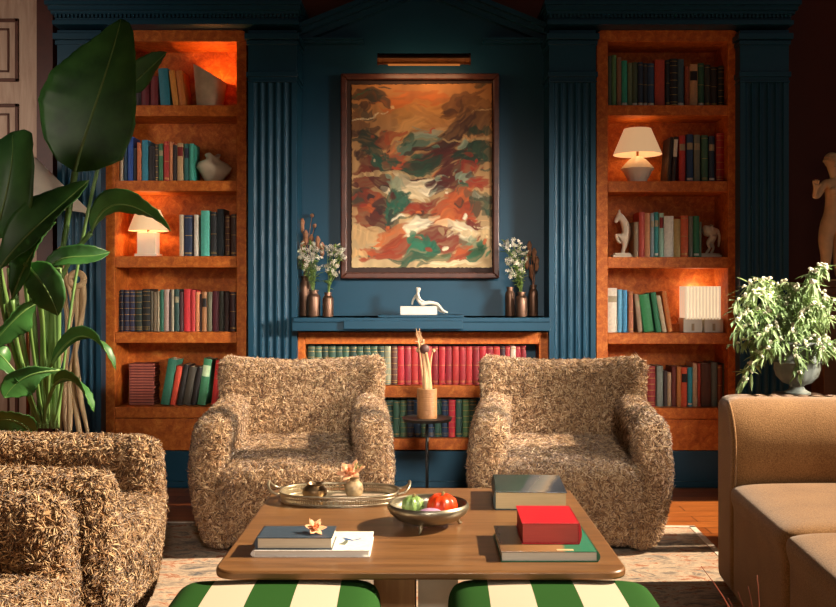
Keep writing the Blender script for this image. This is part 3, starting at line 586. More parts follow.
# ribbed lamp on two low boxes
Y4 = 5.42; z0 = zs(RB[3][0])
zb_ = .074
for p0, p1, lab in ((680, 699, 'low white box under the ribbed lamp block, beside the leaning orange book'), (700.8, 719.6, 'low white box under the ribbed lamp block, beside the bookcase side')):
    o = tag(MB().box((X(p0, Y4)-X((p0+p1)/2, Y4), -.07, 0), (X(p1, Y4)-X((p0+p1)/2, Y4), .07, zb_)).build('box', CREAM, bevel=.003, loc=(X((p0+p1)/2, Y4), Y4, z0)), lab, 'box', 'low white boxes')
    MB().box((-.008, -.0715, .01), (.008, -.069, .05)).build('clasp', plain('dull_clasp', '#b39b76', .5), o)
o = thing('ribbed_lamp', 'glowing white ribbed block lamp standing on two low white boxes', 'lamp', (X(700, Y4), Y4, z0+zb_+.0006))
nw = 11; wl = X(719, Y4)-X(683, Y4); mb = MB(); poly = []
for kk in range(nw):
    a = -wl/2+wl*kk/nw; c = wl/nw
    poly += [(a+c*.05, -.055)]+[(a+c/2-c*.42*math.cos(PI*j/5), -.055-c*.42*math.sin(PI*j/5)) for j in range(6)]+[(a+c*.95, -.055)]
poly += [(wl/2, .055), (-wl/2, .055)]
mb.prism(poly, 'z', 0, .186).build('lamp_shade', shade('white_glow', '#efe6d4', '#ffe2ba', .55), o, auto=35)
MB().box((-wl/2-.004, -.06, -.0), (wl/2+.004, .06, .006)).build('base', CREAM, o)
pt_light('ribbed_lamp_light', (X(700, Y4), 5.49, z0+zb_+.17), .7, (1, .82, .62), .03)
# little handled basket next to it
o = thing('wooden_handle_box', 'small orange wooden box with an arched handle beside the low white boxes', 'box', (X(674.5, 5.46), 5.46, z0))
MB().box((-.03, -.03, 0), (.028, .05, .045)).build('box_body', BURR, o, bevel=.003)
MB().tube([(-.03+.058*i/10, .0, .04+.05*math.sin(PI*i/10)) for i in range(11)], .006, 8).build('handle', BURR, o, smooth=True)
# shell-like vase
Yv = 5.43; z0 = zs(LB[1][0])
mb = MB(); n = 40; prof = [(.030, 0), (.05, .01), (.085, .055), (.10, .085), (.085, .108), (.045, .125), (.036, .140), (.046, .158), (.040, .158), (.028, .14)]
mb.lathe(prof, n, sx=1.0, sy=.6)
mb.v = [(x*(1+.10*math.sin(3*math.atan2(y, x)+z*30)), y, z+.012*math.sin(2*math.atan2(y, x)) if z > .04 else z) for x, y, z in mb.v]
tag(mb.build('shell_vase', plain('pale_stoneware', '#c8b49a', .5, var=.12), smooth=True, loc=(X(213.5, Yv), Yv, z0)), 'pale lobed shell-like vase at the end of the second shelf of the left bookcase', 'vase')
# horse bookends
STONE = plain('carved_stone', '#dccbb2', .7, var=.1, ns=30, bmp=.1)
Yh = 5.42; z0 = zs(RB[2][0]); kh = Yh/FPX
def HN(px, py, y, r): return ((px-623.5)*kh, y, (257.5-py)*kh, r*kh)
o = thing('horse_bookend', 'pale carved horse forepart bookend on the third shelf of the right bookcase', 'ornament', (X(622, Yh), Yh, z0))
nd = [HN(628,240,0,5.6),HN(629,233,0,5.8),HN(627.5,226,0,5),HN(624.5,219.5,0,4.2),HN(621.5,215.5,0,3.4),HN(618.5,218,0,2.8),HN(616.8,223,0,2.0),HN(620.5,212.5,.008,1.0),HN(620.8,209.5,.01,.5),HN(620.5,212.5,-.008,1.0),HN(620.8,209.5,-.01,.5),
      HN(621,236.5,-.014,2.8),HN(616.5,234.5,-.016,2.2),HN(618.5,240,-.016,1.6),HN(622,243.5,-.014,1.3),HN(627,246,0,3.0),HN(624.5,250,0,2.2),HN(624.5,254.5,0,2.2),HN(623,236,.016,2.6),HN(619,238,.018,2.0),HN(621.5,243,.016,1.4)]
ed = [(0,1),(1,2),(2,3),(3,4),(4,5),(5,6),(4,7),(7,8),(4,9),(9,10),(0,11),(11,12),(12,13),(13,14),(0,15),(15,16),(16,17),(0,18),(18,19),(19,20)]
skin('horse', nd, ed, STONE, o)
MB().box((-.058, -.04, 0), (.058, .04, .016)).box((-.045, -.032, .016), (.045, .032, .026)).build('plinth', STONE, o, bevel=.003)
o = thing('horse_bookend', 'carved horse hindquarters bookend on the third shelf of the right bookcase', 'ornament', (X(709, Yh), Yh, z0))
def HN(px, py, y, r): return ((px-711)*kh, y, (257.5-py)*kh, r*kh)
nd = [HN(703,230,0,6),HN(709,229.5,0,6.2),HN(715,230.5,0,5.4),HN(716.5,237,.014,4.0),HN(714,243,.016,2.4),HN(716.5,248,.016,1.5),HN(713.5,254,.016,1.6),HN(714,237,-.014,4.0),HN(709,243,-.016,2.4),HN(711,248,-.016,1.5),HN(707,254,-.016,1.6),HN(719.5,229.5,0,1.8),HN(721.5,236,0,1.5),HN(720.5,247,0,1.0)]
skin('horse', nd, [(0,1),(1,2),(2,3),(3,4),(4,5),(5,6),(1,7),(7,8),(8,9),(9,10),(2,11),(11,12),(12,13)], STONE, o, root=1)
MB().box((-.06, -.04, 0), (.062, .04, .016)).box((-.055, -.034, .016), (.055, .034, .024)).build('plinth', STONE, o, bevel=.003)
# ------------------------------------------------------------------ mantel: white figure, bottles of flowers
Yg = 5.22; kg = Yg/FPX; zg = ZM+.0126
def FN(px, py, y, r): return ((px-420)*kg, y, (315.2-py)*kg, r*kg)
o = thing('white_figurine', 'small white figure reclining on a block in the middle of the mantel', 'figurine', (X(420, Yg), Yg, zg))
MB().box(((400.5-420)*kg, -.035, 0), ((437-420)*kg, .035, 8.4*kg)).build('block', PLASTER, o, bevel=.001)
nd = [FN(418,305,0,3.0),FN(417.6,300,0,2.7),FN(417.2,296.5,0,3.2),FN(418,293,0,1.2),FN(418.2,290,0,3.0),FN(418.4,287.6,0,2.5),
      FN(421,304.6,-.008,2.3),FN(430,303,-.010,1.9),FN(437.5,304.5,-.010,1.6),FN(443,311,-.010,1.2),FN(448,313.4,-.010,.9),
      FN(421,304.8,.010,2.3),FN(429,303.6,.012,1.9),FN(436.5,305.5,.012,1.6),FN(440,312,.012,1.2),FN(445,313.6,.012,.9),
      FN(418.4,296.4,-.014,1.4),FN(420.5,300.5,-.016,1.1),FN(425.5,303,-.014,.9),FN(415.6,296.4,.014,1.4),FN(412.8,301,.018,1.1),FN(412,305.6,.018,.9)]
skin('body', nd, [(0,1),(1,2),(2,3),(3,4),(4,5),(0,6),(6,7),(7,8),(8,9),(9,10),(0,11),(11,12),(12,13),(13,14),(14,15),(2,16),(16,17),(17,18),(2,19),(19,20),(20,21)], PLASTER, o)
def bottle(px0, px1, ptop, Y, label, mt=BRONZE, name='bronze_bottle'):
    r = (X(px1, Y)-X(px0, Y))/2; h = Z(ptop, Y)-ZM; nk = r*.62
    o = MB().lathe([(r*.96, 0), (r, .004), (r, h*.72), (r*.9, h*.80), (nk, h*.86), (nk, h*.95), (nk*1.18, h*.96), (nk*1.18, h), (nk*.85, h), (nk*.8, h*.6), (0, h*.58)], 24).build(name, mt, auto=35, loc=(X((px0+px1)/2, Y), Y, ZM+.0004))
    return tag(o, label, 'bottle', 'bronze bottles on the mantel')
bottle(307, 320.5, 290, 5.27, 'wider bronze bottle of white flowers at the left end of the mantel')
bottle(322.5, 333.5, 292.5, 5.25, 'slimmer bronze bottle left of the painting, on the mantel')
bottle(299, 311, 276, 5.38, 'tall dim bronze vase at the back left corner of the mantel', name='bronze_vase')
bottle(515.5, 527.5, 292, 5.26, 'shiny bronze bottle of white flowers at the right end of the mantel')
bottle(505, 515, 287, 5.36, 'dim bronze bottle behind the shiny one at the right of the mantel')
bottle(528.5, 538, 285, 5.37, 'tall dim bronze vase in the shaded right corner of the mantel', name='bronze_vase')
_bl = None
def blossom_mesh():
    mb = MB(); mb.ball((0, 0, 0), (.0042, .0042, .003), 6, 4)
    for k in range(6):
        a = 2*PI*k/6+.2; c, s_ = math.cos(a), math.sin(a)
        mb.add([(c*.003, s_*.003, 0), (c*.0085-s_*.0035, s_*.0085+c*.0035, .003), (c*.0125, s_*.0125, .0015), (c*.0085+s_*.0035, s_*.0085-c*.0035, .003)], [(0,1,2,3)])
    return mb.mesh('blossom')
def small_leaf(mb, p, d, L, w, up=Vector((0,0,1))):
    d = d.normalized(); s_ = d.cross(up); s_ = s_.normalized() if s_.length > 1e-4 else Vector((1,0,0)); n_ = s_.cross(d)
    q = [p, p+d*L*.35+s_*w, p+d*L*.35-s_*w, p+d*L*.35-n_*w*.3, p+d*L*.72+s_*w*.75-n_*w*.2, p+d*L*.72-s_*w*.75-n_*w*.2, p+d*L*.72-n_*w*.6, p+d*L-n_*w]
    mb.add(q, [(0,3,1), (0,2,3), (3,6,4,1), (2,5,6,3), (6,7,4), (5,7,6)])
def bouquet(label, root, tips, Y, leafn=6, bl=4, group='sprays of white flowers on the mantel', size=1.25, dim=None):
    o = thing('white_flowers', label, 'flowers', root, 0, group); R = Vector(root)
    st, lf = MB(), MB(); global _bl
    for px, py in tips:
        y_ = Y+rnd.uniform(-.05, .05); T = Vector((X(px, y_), y_, Z(py, y_)))-R
        pts = bez([(rnd.uniform(-.006, .006), rnd.uniform(-.006, .006), -.03), (T.x*.15, T.y*.15, T.z*.5), T], 8); st.tube(pts, .0014, 5)
        for j in range(leafn):
            p = pts[rnd.randint(3, 8)]; d = Vector((rnd.uniform(-1, 1), rnd.uniform(-1, 1), rnd.uniform(-.1, .9))); small_leaf(lf, p, d, rnd.uniform(.02, .04)*size, .006*size)
        for j in range(bl):
            if _bl is None: _bl = blossom_mesh(); _bl.materials.append(PETAL)
            q = bpy.data.objects.new('blossom', _bl); C.objects.link(q); q.parent = o
            off = Vector((rnd.uniform(-.022, .022), rnd.uniform(-.02, .02), rnd.uniform(-.012, .022)))*size*(0 if j == 0 else 1)
            q.location = T+off; q.rotation_euler = (rnd.uniform(.3, 1.6), rnd.uniform(-.6, .6), rnd.uniform(0, 6)); q.scale = (size*rnd.uniform(.8, 1.15),)*3
            if j: st.tube([pts[-2], T+off], .0009, 4)
    st.build('stems', SPRIG, o); lf.build('leaves', SPRIG, o)
    return o
zb2 = Z(291, 5.27)
bouquet('white flower spray in the wider bronze bottle at the left of the mantel', (X(313.7, 5.27), 5.27, zb2), [(293.5,254),(297,263),(300,251),(304,248),(308,256),(311,246),(315,251),(318,258),(317,250),(305,268),(312,266),(299,258),(314,256),(309,262),(317,268)], 5.25)
bouquet('white flower spray in the slimmer bronze bottle beside the frame', (X(328, 5.25), 5.25, Z(293, 5.25)), [(327,250),(330,254),(335,248),(338,251),(341,252),(343,256),(333,262),(337,266),(329,266),(340,255),(336,275),(332,272)], 5.21, 4)
bouquet('white flower spray at the shaded right end of the mantel', (X(521.5, 5.26), 5.26, Z(293, 5.26)), [(503,246),(506,243),(509,250),(513,244),(517,246),(520,250),(527,252),(511,258),(515,263),(522,262),(508,264),(516,275),(511,274),(520,270)], 5.22)
def driedbunch(label, root, tips, Y, mt):
    o = thing('dried_seedheads', label, 'dried flowers', root, 0, 'dried seedheads on the mantel'); R = Vector(root); st = MB()
    for px, py, k in tips:
        T = Vector((X(px, Y), Y+rnd.uniform(-.03, .03), Z(py, Y)))-R
        st.tube(bez([(rnd.uniform(-.01, .01), 0, -.04), (T.x*.3, 0, T.z*.5), T], 6), .002, 5)
        hd = MB()
        if k == 'b': hd.ball(T, (.012, .012, .012), 10, 7)
        else: hd.lathe([(.003, -.075), (.012, -.055), (.011, -.03), (.015, -.01), (.010, .0), (.004, .012)], 10, c=T)
        hd.build('seedhead', mt, o, smooth=True)
    st.build('stems', mt, o); return o
DIM = plain('dried_brown', '#9a6a4c', .9, var=.3, ns=60)
driedbunch('brown dried seedheads rising behind the white flowers, left end of mantel', (X(305, 5.38), 5.38, Z(277, 5.38)), [(311.5,215,'b'),(315,226,'b'),(302,220,'s'),(306,232,'s'),(311,236,'s'),(298,236,'s'),(318,238,'s'),(322,244,'s'),(303,243,'s')], 5.38, DIM)
driedbunch('brown dried seedheads in the shaded right corner of the mantel', (X(533, 5.37), 5.37, Z(286, 5.37)), [(530,243,'s'),(534,250,'s'),(527,256,'s'),(537,258,'s'),(532,266,'s')], 5.37, DIM)
# ------------------------------------------------------------------ shaggy armchairs
def rbox(half, r, cuts, deform=None, c=(0,0,0)):
    bm = bmesh.new(); bmesh.ops.create_cube(bm, size=2)
    bmesh.ops.subdivide_edges(bm, edges=bm.edges[:], cuts=cuts, use_grid_fill=True)
    h = np.array(half); r = min(r, *half)
    for v_ in bm.verts:
        p = np.array(v_.co)*h; q = np.clip(p, -h+r, h-r); d = p-q; L = np.linalg.norm(d)
        p = q+d/L*r if L > 1e-9 else p
        p = p+np.array(c); v_.co = deform(*p) if deform else p
    return bm
def furmesh(bm, name, dens, length, rad, keep=None):
    bmesh.ops.recalc_face_normals(bm, faces=bm.faces)
    me0 = bpy.data.meshes.new(name); bm.to_mesh(me0); bm.free()
    me0.calc_loop_triangles(); nt_ = len(me0.loop_triangles)
    co = np.empty(len(me0.vertices)*3); me0.vertices.foreach_get('co', co); co = co.reshape(-1, 3)
    vn = np.empty(len(me0.vertices)*3); me0.vertices.foreach_get('normal', vn); vn = vn.reshape(-1, 3)
    ti = np.empty(nt_*3, int); me0.loop_triangles.foreach_get('vertices', ti); ti = ti.reshape(-1, 3)
    A, B_, C_ = co[ti[:, 0]], co[ti[:, 1]], co[ti[:, 2]]
    ar = np.linalg.norm(np.cross(B_-A, C_-A), axis=1)/2
    n = int(ar.sum()*dens); t = nrs.choice(nt_, n, p=ar/ar.sum())
    a, b_ = nrs.random(n), nrs.random(n); f = a+b_ > 1; a[f] = 1-a[f]; b_[f] = 1-b_[f]
    w0 = (1-a-b_)[:, None]; a = a[:, None]; b_ = b_[:, None]
    p = A[t]*w0+B_[t]*a+C_[t]*b_; N = vn[ti[t, 0]]*w0+vn[ti[t, 1]]*a+vn[ti[t, 2]]*b_
    N /= np.linalg.norm(N, axis=1)[:, None]
    if keep is not None:
        k = keep(p); p, N = p[k], N[k]; n = len(p)
    # strands gather into small curly locks: every lock has its own lean, height and tip
    cell = np.floor((p+nrs.normal(size=(n, 3))*.0022)/.0145).astype(np.int64); key = (cell*np.array([73856093, 19349663, 83492791])).sum(1)
    _, inv = np.unique(key, return_inverse=True); nc = inv.max()+1; cnt = np.bincount(inv, minlength=nc)[:, None]
    ctr_ = np.stack([np.bincount(inv, p[:, i], nc) for i in range(3)], -1)/cnt
    lean = nrs.normal(size=(nc, 3)); hgt = .55+.75*nrs.random(nc); lean[:, 2] -= .5
    T = lean[inv]*.8+nrs.normal(size=(n, 3))*.45
    T -= N*(T*N).sum(1)[:, None]; T /= np.linalg.norm(T, axis=1)[:, None]+1e-9
    pull = (ctr_[inv]-p); pull -= N*(pull*N).sum(1)[:, None]
    Bn = np.cross(N, T)
    L = length*hgt[inv]*(.8+.4*nrs.random(n)); R = rad*(.7+.6*nrs.random(n)); cu = nrs.normal(size=n)*.45
    rings = []
    for s, wd in ((0, .8), (.35, 1.0), (.72, .8)):
        ctr = p-N*.004+N*(L*(.85*s-.35*s*s))[:, None]+T*(L*(.25*s+.75*s*s))[:, None]+Bn*(L*cu*s*s)[:, None]+pull*(.75*s)
        ax = N*(1-s)+T*(.2+s); u_ = np.cross(ax, Bn); u_ /= np.linalg.norm(u_, axis=1)[:, None]+1e-9
        for k in range(3):
            th = 2*PI*k/3+.5; rings.append(ctr+(Bn*math.cos(th)+u_*math.sin(th)*.6)*(R*wd)[:, None])
    s = 1.0; rings.append(p-N*.004+N*(L*.46)[:, None]+T*L[:, None]*.8+Bn*(L*cu)[:, None]+pull*.8)
    V = np.stack(rings, 1); V[:, :, 2] = np.maximum(V[:, :, 2], .001+.004*nrs.random((n, 1)))
    base = np.array([q for i in range(2) for k in range(3) for q in ((i*3+k, i*3+(k+1) % 3, (i+1)*3+(k+1) % 3), (i*3+k, (i+1)*3+(k+1) % 3, (i+1)*3+k))]+[(6+k, 6+(k+1) % 3, 9) for k in range(3)])
    Fc = (base[None]+(np.arange(n)*10)[:, None, None]).reshape(-1, 3)
    nb = len(co); Vt = np.concatenate([co, V.reshape(-1, 3)]); Ft = np.concatenate([ti, Fc+nb])
    me = bpy.data.meshes.new(name); me.vertices.add(len(Vt)); me.vertices.foreach_set('co', Vt.ravel())
    me.loops.add(Ft.size); me.loops.foreach_set('vertex_index', Ft.ravel().astype(np.int32))
    me.polygons.add(len(Ft)); me.polygons.foreach_set('loop_start', np.arange(0, Ft.size, 3, dtype=np.int32)); me.polygons.foreach_set('loop_total', np.full(len(Ft), 3, np.int32))
    me.update(); me.validate(); me.shade_smooth(); me.materials.append(FUR); bpy.data.meshes.remove(me0); return me
def tuck(x, y, z):      # the whole tub narrows towards the floor
    k = 1-.13*max(0, (.34-z)/.34)**1.5; return (x*k, y*(1-.03*max(0, (.34-z)/.34)**1.5), z)
def seat_d(x, y, z):
    if y < -.1: y -= .06*(1-(x/.40)**2)*min(1, (-.1-y)/.2)*(1-.35*max(0, (.3-z)/.3))
    if z > .25: z += .012*(1-(x/.36)**2)-.015*max(0, (-.15-y)/.3)
    return tuck(x, y, z)
def arm_d(s):
    def f(x, y, z):
        zz = z/.6; y = (y+.03)/2.1-.03; x += s*(.018*math.sin(PI*min(1, max(0, zz*.8)))-.03*zz**2)
        fr = max(0, min(1, (.1-y)/.5))
        if z > .3: z -= .018*fr*((z-.3)/.3)
        y -= .02*math.sin(PI*min(1, zz))*fr
        return tuck(x, y, z)
    return f
def back_d(x, y, z):
    y += (z-.3)*.16+.04*(abs(x)/.4)**2*-1
    if z > .4: z += .034*(x/.4)**2-.016
    k = 1-.10*max(0, (.62-z)/.62); return tuck(x*k, y, z)
DENS, LEN, RAD = 54000, .027, .0025
def fur_part(name, half, r, c, deform, cuts=14, keep=None):
    return furmesh(rbox(half, r, cuts, deform, c), name, DENS, LEN, RAD, keep)
parts = [('seat', fur_part('seat', (.335, .40, .172), .08, (0, -.03, .197), seat_d)),
         ('armrest', fur_part('armrest', (.072, .84, .281), .070, (-.338, -.03, .290), arm_d(-1))),
         ('armrest', fur_part('armrest', (.072, .84, .281), .070, (.338, -.03, .290), arm_d(1))),
         ('backrest', fur_part('backrest', (.395, .105, .355), .04, (0, .345, .380), back_d))]
def armchair(loc, rz, label):
    o = thing('armchair', label, 'armchair', loc, math.radians(rz), 'shaggy armchairs around the coffee table')
    for n_, me in parts:
        q = bpy.data.objects.new(n_, me); C.objects.link(q); q.parent = o
    MB().box((-.30, -.36, -.0), (.30, .34, .05)).build('plinth', BLACK, o)
    return o
armchair((-.578, 4.365, .016), 4, 'shaggy brown armchair facing us on the tray side of the table, below the mantel')
armchair((.648, 4.365, .016), -6, 'shaggy brown armchair facing us behind the three hardback books, nearest the right bookcase')
armchair((-1.365, 3.05, .016), 94.5, 'shaggy armchair seen from its side, in front of the leafy plant')
armchair((-1.335, 2.09, .016), 94, 'nearest shaggy armchair, cut off in the lower left corner of the photo')
# ------------------------------------------------------------------ sofa
so = thing('sofa', 'tan woven sofa with two seat blocks and a high end rest', 'sofa', (1.096, 3.56, 0), math.radians(-5))
def soft(name, a, b_, r, cuts=10, deform=None, mt=SOFA, bevel=None):
    h = [(b_[i]-a[i])/2 for i in range(3)]; c = [(b_[i]+a[i])/2 for i in range(3)]
    bm = rbox(h, r, cuts, deform, c); bmesh.ops.recalc_face_normals(bm, faces=bm.faces); me = bpy.data.meshes.new(name); bm.to_mesh(me); bm.free(); me.shade_smooth()
    o = link(name, me, mt, so); o.modifiers.new('s', 'SUBSURF').render_levels = 1; return o
def pull_(z): return (-.014*math.sin(PI*(z-.42)/.2) if .42 < z < .62 else 0)+(.10*((z-.58)/.13)**2 if z > .58 else 0)
def end_d(x, y, z):                                   # padded front that rolls back at the top
    return (x, y+(pull_(z) if y < -.1 else 0), z)
soft('end_rest', (0, -.235, .02), (1.08, 0, .712), .03, 20, end_d)
def seat_s(x, y, z):
    return (x-(.012 if z > .36 else 0)*max(0, 1-abs(x)/.1), y, z+(.016*max(0, 1-((x-.5)/.55)**2) if z > .3 else 0))
soft('seat', (.0, -.885, .02), (.98, -.222, .424), .034, 14, seat_s)
soft('seat', (-.004, -1.56, .02), (.98, -.892, .424), .034, 14, seat_s)
soft('backrest', (.90, -1.56, .4), (1.08, -.222, .70), .05, 10)
pip = MB().tube([(.012, -.236+pull_(z), z) for z in (.03, .1, .2, .3, .42, .5, .56, .6, .63, .66, .685, .70)], .0045, 6)
pip.build('piping', SOFA, so, smooth=True)
# ------------------------------------------------------------------ coffee table
ZT = .42
ta = thing('coffee_table', 'low square brown wood coffee table on the rug', 'table', (-.008, 2.78, .013))
hx, hy, r = .505, .485, .055
def rrect(hx, hy, r, n=8):
    return [(sx*(hx-r)+r*math.cos(a0+PI/2*k/n), sy*(hy-r)+r*math.sin(a0+PI/2*k/n)) for sx, sy, a0 in ((1,1,0), (-1,1,PI/2), (-1,-1,PI), (1,-1,1.5*PI)) for k in range(n+1)]
MB().prism(rrect(hx, hy, r), 'z', ZT-.013-.022, ZT-.013).build('tabletop', TABLEWOOD, ta, auto=35, bevel=.006)
LIGHTW = woodm('pale_oak', '#a97e50', '#c49b68', .5, st=(12,12,1), ns=4.0)
OFF = plain('cream_lacquer', '#d8cdb8', .5, var=.05)
MB().box((-.128, -.22, 0), (-.016, .22, ZT-.035)).build('pedestal_panel', LIGHTW, ta, bevel=.003)['label'] = 'pale oak pedestal panel'
MB().box((-.008, -.22, 0), (.100, .22, ZT-.035)).build('pedestal_panel', OFF, ta, bevel=.003)['label'] = 'cream pedestal panel'
# ------------------------------------------------------------------ striped stools
def stripe_mat(first, phase):
    m, nt, b = nmat('green_and_cream_stripe'); b.inputs['Roughness'].default_value = .85; b.inputs['Specular IOR Level'].default_value = .15
    t = nt.nodes.new('ShaderNodeTexCoord'); sx = nt.nodes.new('ShaderNodeSeparateXYZ'); nt.links.new(t.outputs['Object'], sx.inputs[0])
    a = node(nt, 'ShaderNodeMath', operation='ADD'); a.inputs[1].default_value = 2*.1035*10+.1035/2; nt.links.new(sx.outputs['X'], a.inputs[0])
    d = node(nt, 'ShaderNodeMath', operation='DIVIDE'); d.inputs[1].default_value = .207; nt.links.new(a.outputs[0], d.inputs[0])
    f = node(nt, 'ShaderNodeMath', operation='FRACT'); nt.links.new(d.outputs[0], f.inputs[0])
    r = ramp(nt, [(0, lin('#25501f')), (.5, lin('#c6b8a4'))], f.outputs[0], 'CONSTANT')
    n = node(nt, 'ShaderNodeTexNoise', Scale=300.0); nt.links.new(t.outputs['Object'], n.inputs['Vector']); bump(nt, b, n.outputs['Fac'], .2, .002)
    nt.links.new(r.outputs[0], b.inputs['Base Color']); return m
STR = stripe_mat(0, 0)
def stool(cx, rz, label):
    o = thing('stool', label, 'stool', (cx, 2.15, .013), math.radians(rz), 'striped stools in front of the coffee table')
    def d(x, y, z): return (x, y, z+(.014*(1-(x/.26)**2)*(1-(y/.26)**2) if z > .3 else 0)-.012)
    bm = rbox((.252, .25, .065), .05, 14, d, (0, 0, .314)); bmesh.ops.recalc_face_normals(bm, faces=bm.faces); me = bpy.data.meshes.new('seat'); bm.to_mesh(me); bm.free(); me.shade_smooth()
    q = link('seat', me, STR, o); q.modifiers.new('s', 'SUBSURF').render_levels = 1
    MB().box((-.235, -.23, .185), (.235, .23, .24)).build('apron', TABLEWOOD, o, bevel=.004)
    for sx in (-1, 1):
        for sy in (-1, 1): MB().tube([(sx*.2, sy*.2, 0), (sx*.205, sy*.2, .2)], [.016, .024], 10).build('leg', TABLEWOOD, o, auto=40)
    return o
stool(-.352, 2, 'green and cream striped stool at the front of the table, left of the pedestal')
stool(.306, -1.5, 'green and cream striped stool at the front of the table, below the red book')
# ------------------------------------------------------------------ things on the coffee table
def flatbook(name, label, loc, w, d, h, col, rz=0, spine='left', pages='#efe8d8', top=None):
    """book lying flat; w along x, d along y; pages show on the near side"""
    o = thing(name, label, 'book', loc, math.radians(rz)); t = .0028
    cm = cover(col, .4); mb = MB(); sx = -1 if spine == 'left' else 1
    mb.box((-w/2, 0, 0), (w/2, d, t))
    x_ = sx*w/2
    n = 6; arc = [(x_+sx*.006*math.sin(PI*k/n), h*k/n) for k in range(n+1)]
    mb.prism(arc+[(x_-sx*t, h), (x_-sx*t, 0)], 'y', 0, d); mb.build('cover', cm, o, auto=35)
    MB().box((-w/2, 0, h-t), (w/2, d, h)).build('front_board', top or cm, o, bevel=.0008)
    MB().box((-w/2+.003, .004, t), (w/2-.003, d-.004, h-t)).build('pages', plain('page_block', pages, .85, var=.06, ns=200, stretch=(.05, .05, 1)), o)
    return o
zt = ZT+.0005
o = flatbook('magazine', 'large white paperback with a blue drawing, lowest of the two at the table corner', (-.286, 2.414, zt), .297, .19, .018, 'ecebe6', 0, 'left', '#e8e4da')
mb = MB()
mb.tube([(.075, .105, .0184), (.09, .098, .0184), (.105, .10, .0184), (.118, .112, .0184)], .0035, 6, .12); mb.tube([(.07, .12, .0184), (.085, .108, .0184), (.098, .094, .0184)], .004, 6, .12); mb.build('blue_drawing', cover('2a5a9a'), o)
mb = MB(); mb.tube([(.082, .10, .0184), (.080, .075, .0184), (.072, .055, .0184)], [.003, .006, .010], 8, .08); mb.build('grey_drawing', cover('6a6f60'), o)
flatbook('book', 'dark slate hardback lying on the white paperback, under the coral flower', (-.330, 2.418, zt+.0188), .193, .118, .031, '3b4a5a', 0, 'left', '#e4d6bb')
# ornamented boards for the two picture-covered hardbacks
def split_mat(name, stops, axis, rot=0):
    m, nt, b = nmat(name); b.inputs['Roughness'].default_value = .25
    t = nt.nodes.new('ShaderNodeTexCoord'); mp = nt.nodes.new('ShaderNodeMapping'); mp.inputs['Rotation'].default_value[2] = rot; nt.links.new(t.outputs['Generated'], mp.inputs[0])
    sx = nt.nodes.new('ShaderNodeSeparateXYZ'); nt.links.new(mp.outputs[0], sx.inputs[0])
    n = node(nt, 'ShaderNodeTexNoise', Scale=4.0, Detail=6.0); nt.links.new(t.outputs['Generated'], n.inputs['Vector'])
    ad = node(nt, 'ShaderNodeMath', operation='MULTIPLY_ADD'); ad.inputs[1].default_value = .12; nt.links.new(n.outputs['Fac'], ad.inputs[0]); nt.links.new(sx.outputs[axis], ad.inputs[2])
    r = ramp(nt, stops, ad.outputs[0]); nt.links.new(r.outputs[0], b.inputs['Base Color']); return m
flatbook('book', 'thin green and brown picture-covered hardback under the red book', (.3135, 2.372, zt), .242, .26, .027, '2f6b50', 0, 'right', '#cfcaba',
         split_mat('picture_cover', [(.0, lin('#6a4a30')), (.3, lin('#8a6844')), (.70, lin('#9a7852')), (.74, lin('#2f7a5c')), (1, lin('#2f7a5c'))], 'X'))
o = flatbook('book', 'thick bright red cloth book with red page edges on the green hardback', (.325, 2.436, zt+.0278), .148, .197, .054, 'c01c28', -1, 'right', '#b54a42')
MB().box((.0285-.04, -.0, 0), (.07-.04, .012, .0006)).build('title_block', cover('d8b88a'), loc=(.345, 2.3775, zt+.0273))
bpy.data.objects['title_block'].parent = None
tb = bpy.data.objects['title_block']; par = [q for q in bpy.data.objects if q.get('label', '').startswith('thin green and brown')][0]
tb.location = (.345-.3135, 2.3775-2.372, .0273); tb.parent = par
flatbook('book', 'very thick dark jacketed hardback with cream pages at the back of the table', (.330, 2.932, zt), .222, .275, .056, '2c3a38', -3, 'left', '#c6b084',
         split_mat('dark_jacket', [(.0, lin('#243430')), (.36, lin('#2f443c')), (.40, lin('#4a5058')), (.62, lin('#7a7670')), (.7, lin('#8a7c6c')), (.8, lin('#3a3c44')), (1, lin('#23262e'))], 'X', .25))
# tray
TRY = 3.07; tr = thing('oval_tray', 'oval silver gallery tray with looped handles at the back of the table', 'tray', (-.273, TRY, ZT+.0005))
def oval(a, b_, n=72, e=2.6): return [(a*math.copysign(abs(math.cos(2*PI*k/n))**(2/e), math.cos(2*PI*k/n)), b_*math.copysign(abs(math.sin(2*PI*k/n))**(2/e), math.sin(2*PI*k/n))) for k in range(n)]
MB().prism(oval(.182, .105), 'z', .0, .005).build('plate', SILVER, tr, auto=35)
mb = MB(); n = 72
for (a, zz, rr) in ((.184, .006, .004), (.189, .021, .0025), (.191, .032, .0042)):
    q = oval(a, a*.58, n); mb.tube([(x, y, zz) for x, y in q]+[(q[0][0], q[0][1], zz)], rr, 6)
mb.build('rim', SILVER, tr, smooth=True)
mb = MB(); q0, q1 = oval(.185, .1073, 150), oval(.190, .1102, 150)
for (x0, y0), (x1, y1) in zip(q0, q1): mb.tube([(x0, y0, .006), (x1, y1, .032)], .0021, 5)
mb.build('gallery', SILVER, tr)
for s in (-1, 1):
    mb = MB()
    for e in (-1, 1): mb.tube(bez([(s*.187, e*.045, .03), (s*.215, e*.05, .028), (s*.232, e*.03, .05), (s*.226, 0, .062)], 12), [.0045]*13, 8)
    mb.build('handle', SILVER, tr, smooth=True)
zt2 = ZT+.0062
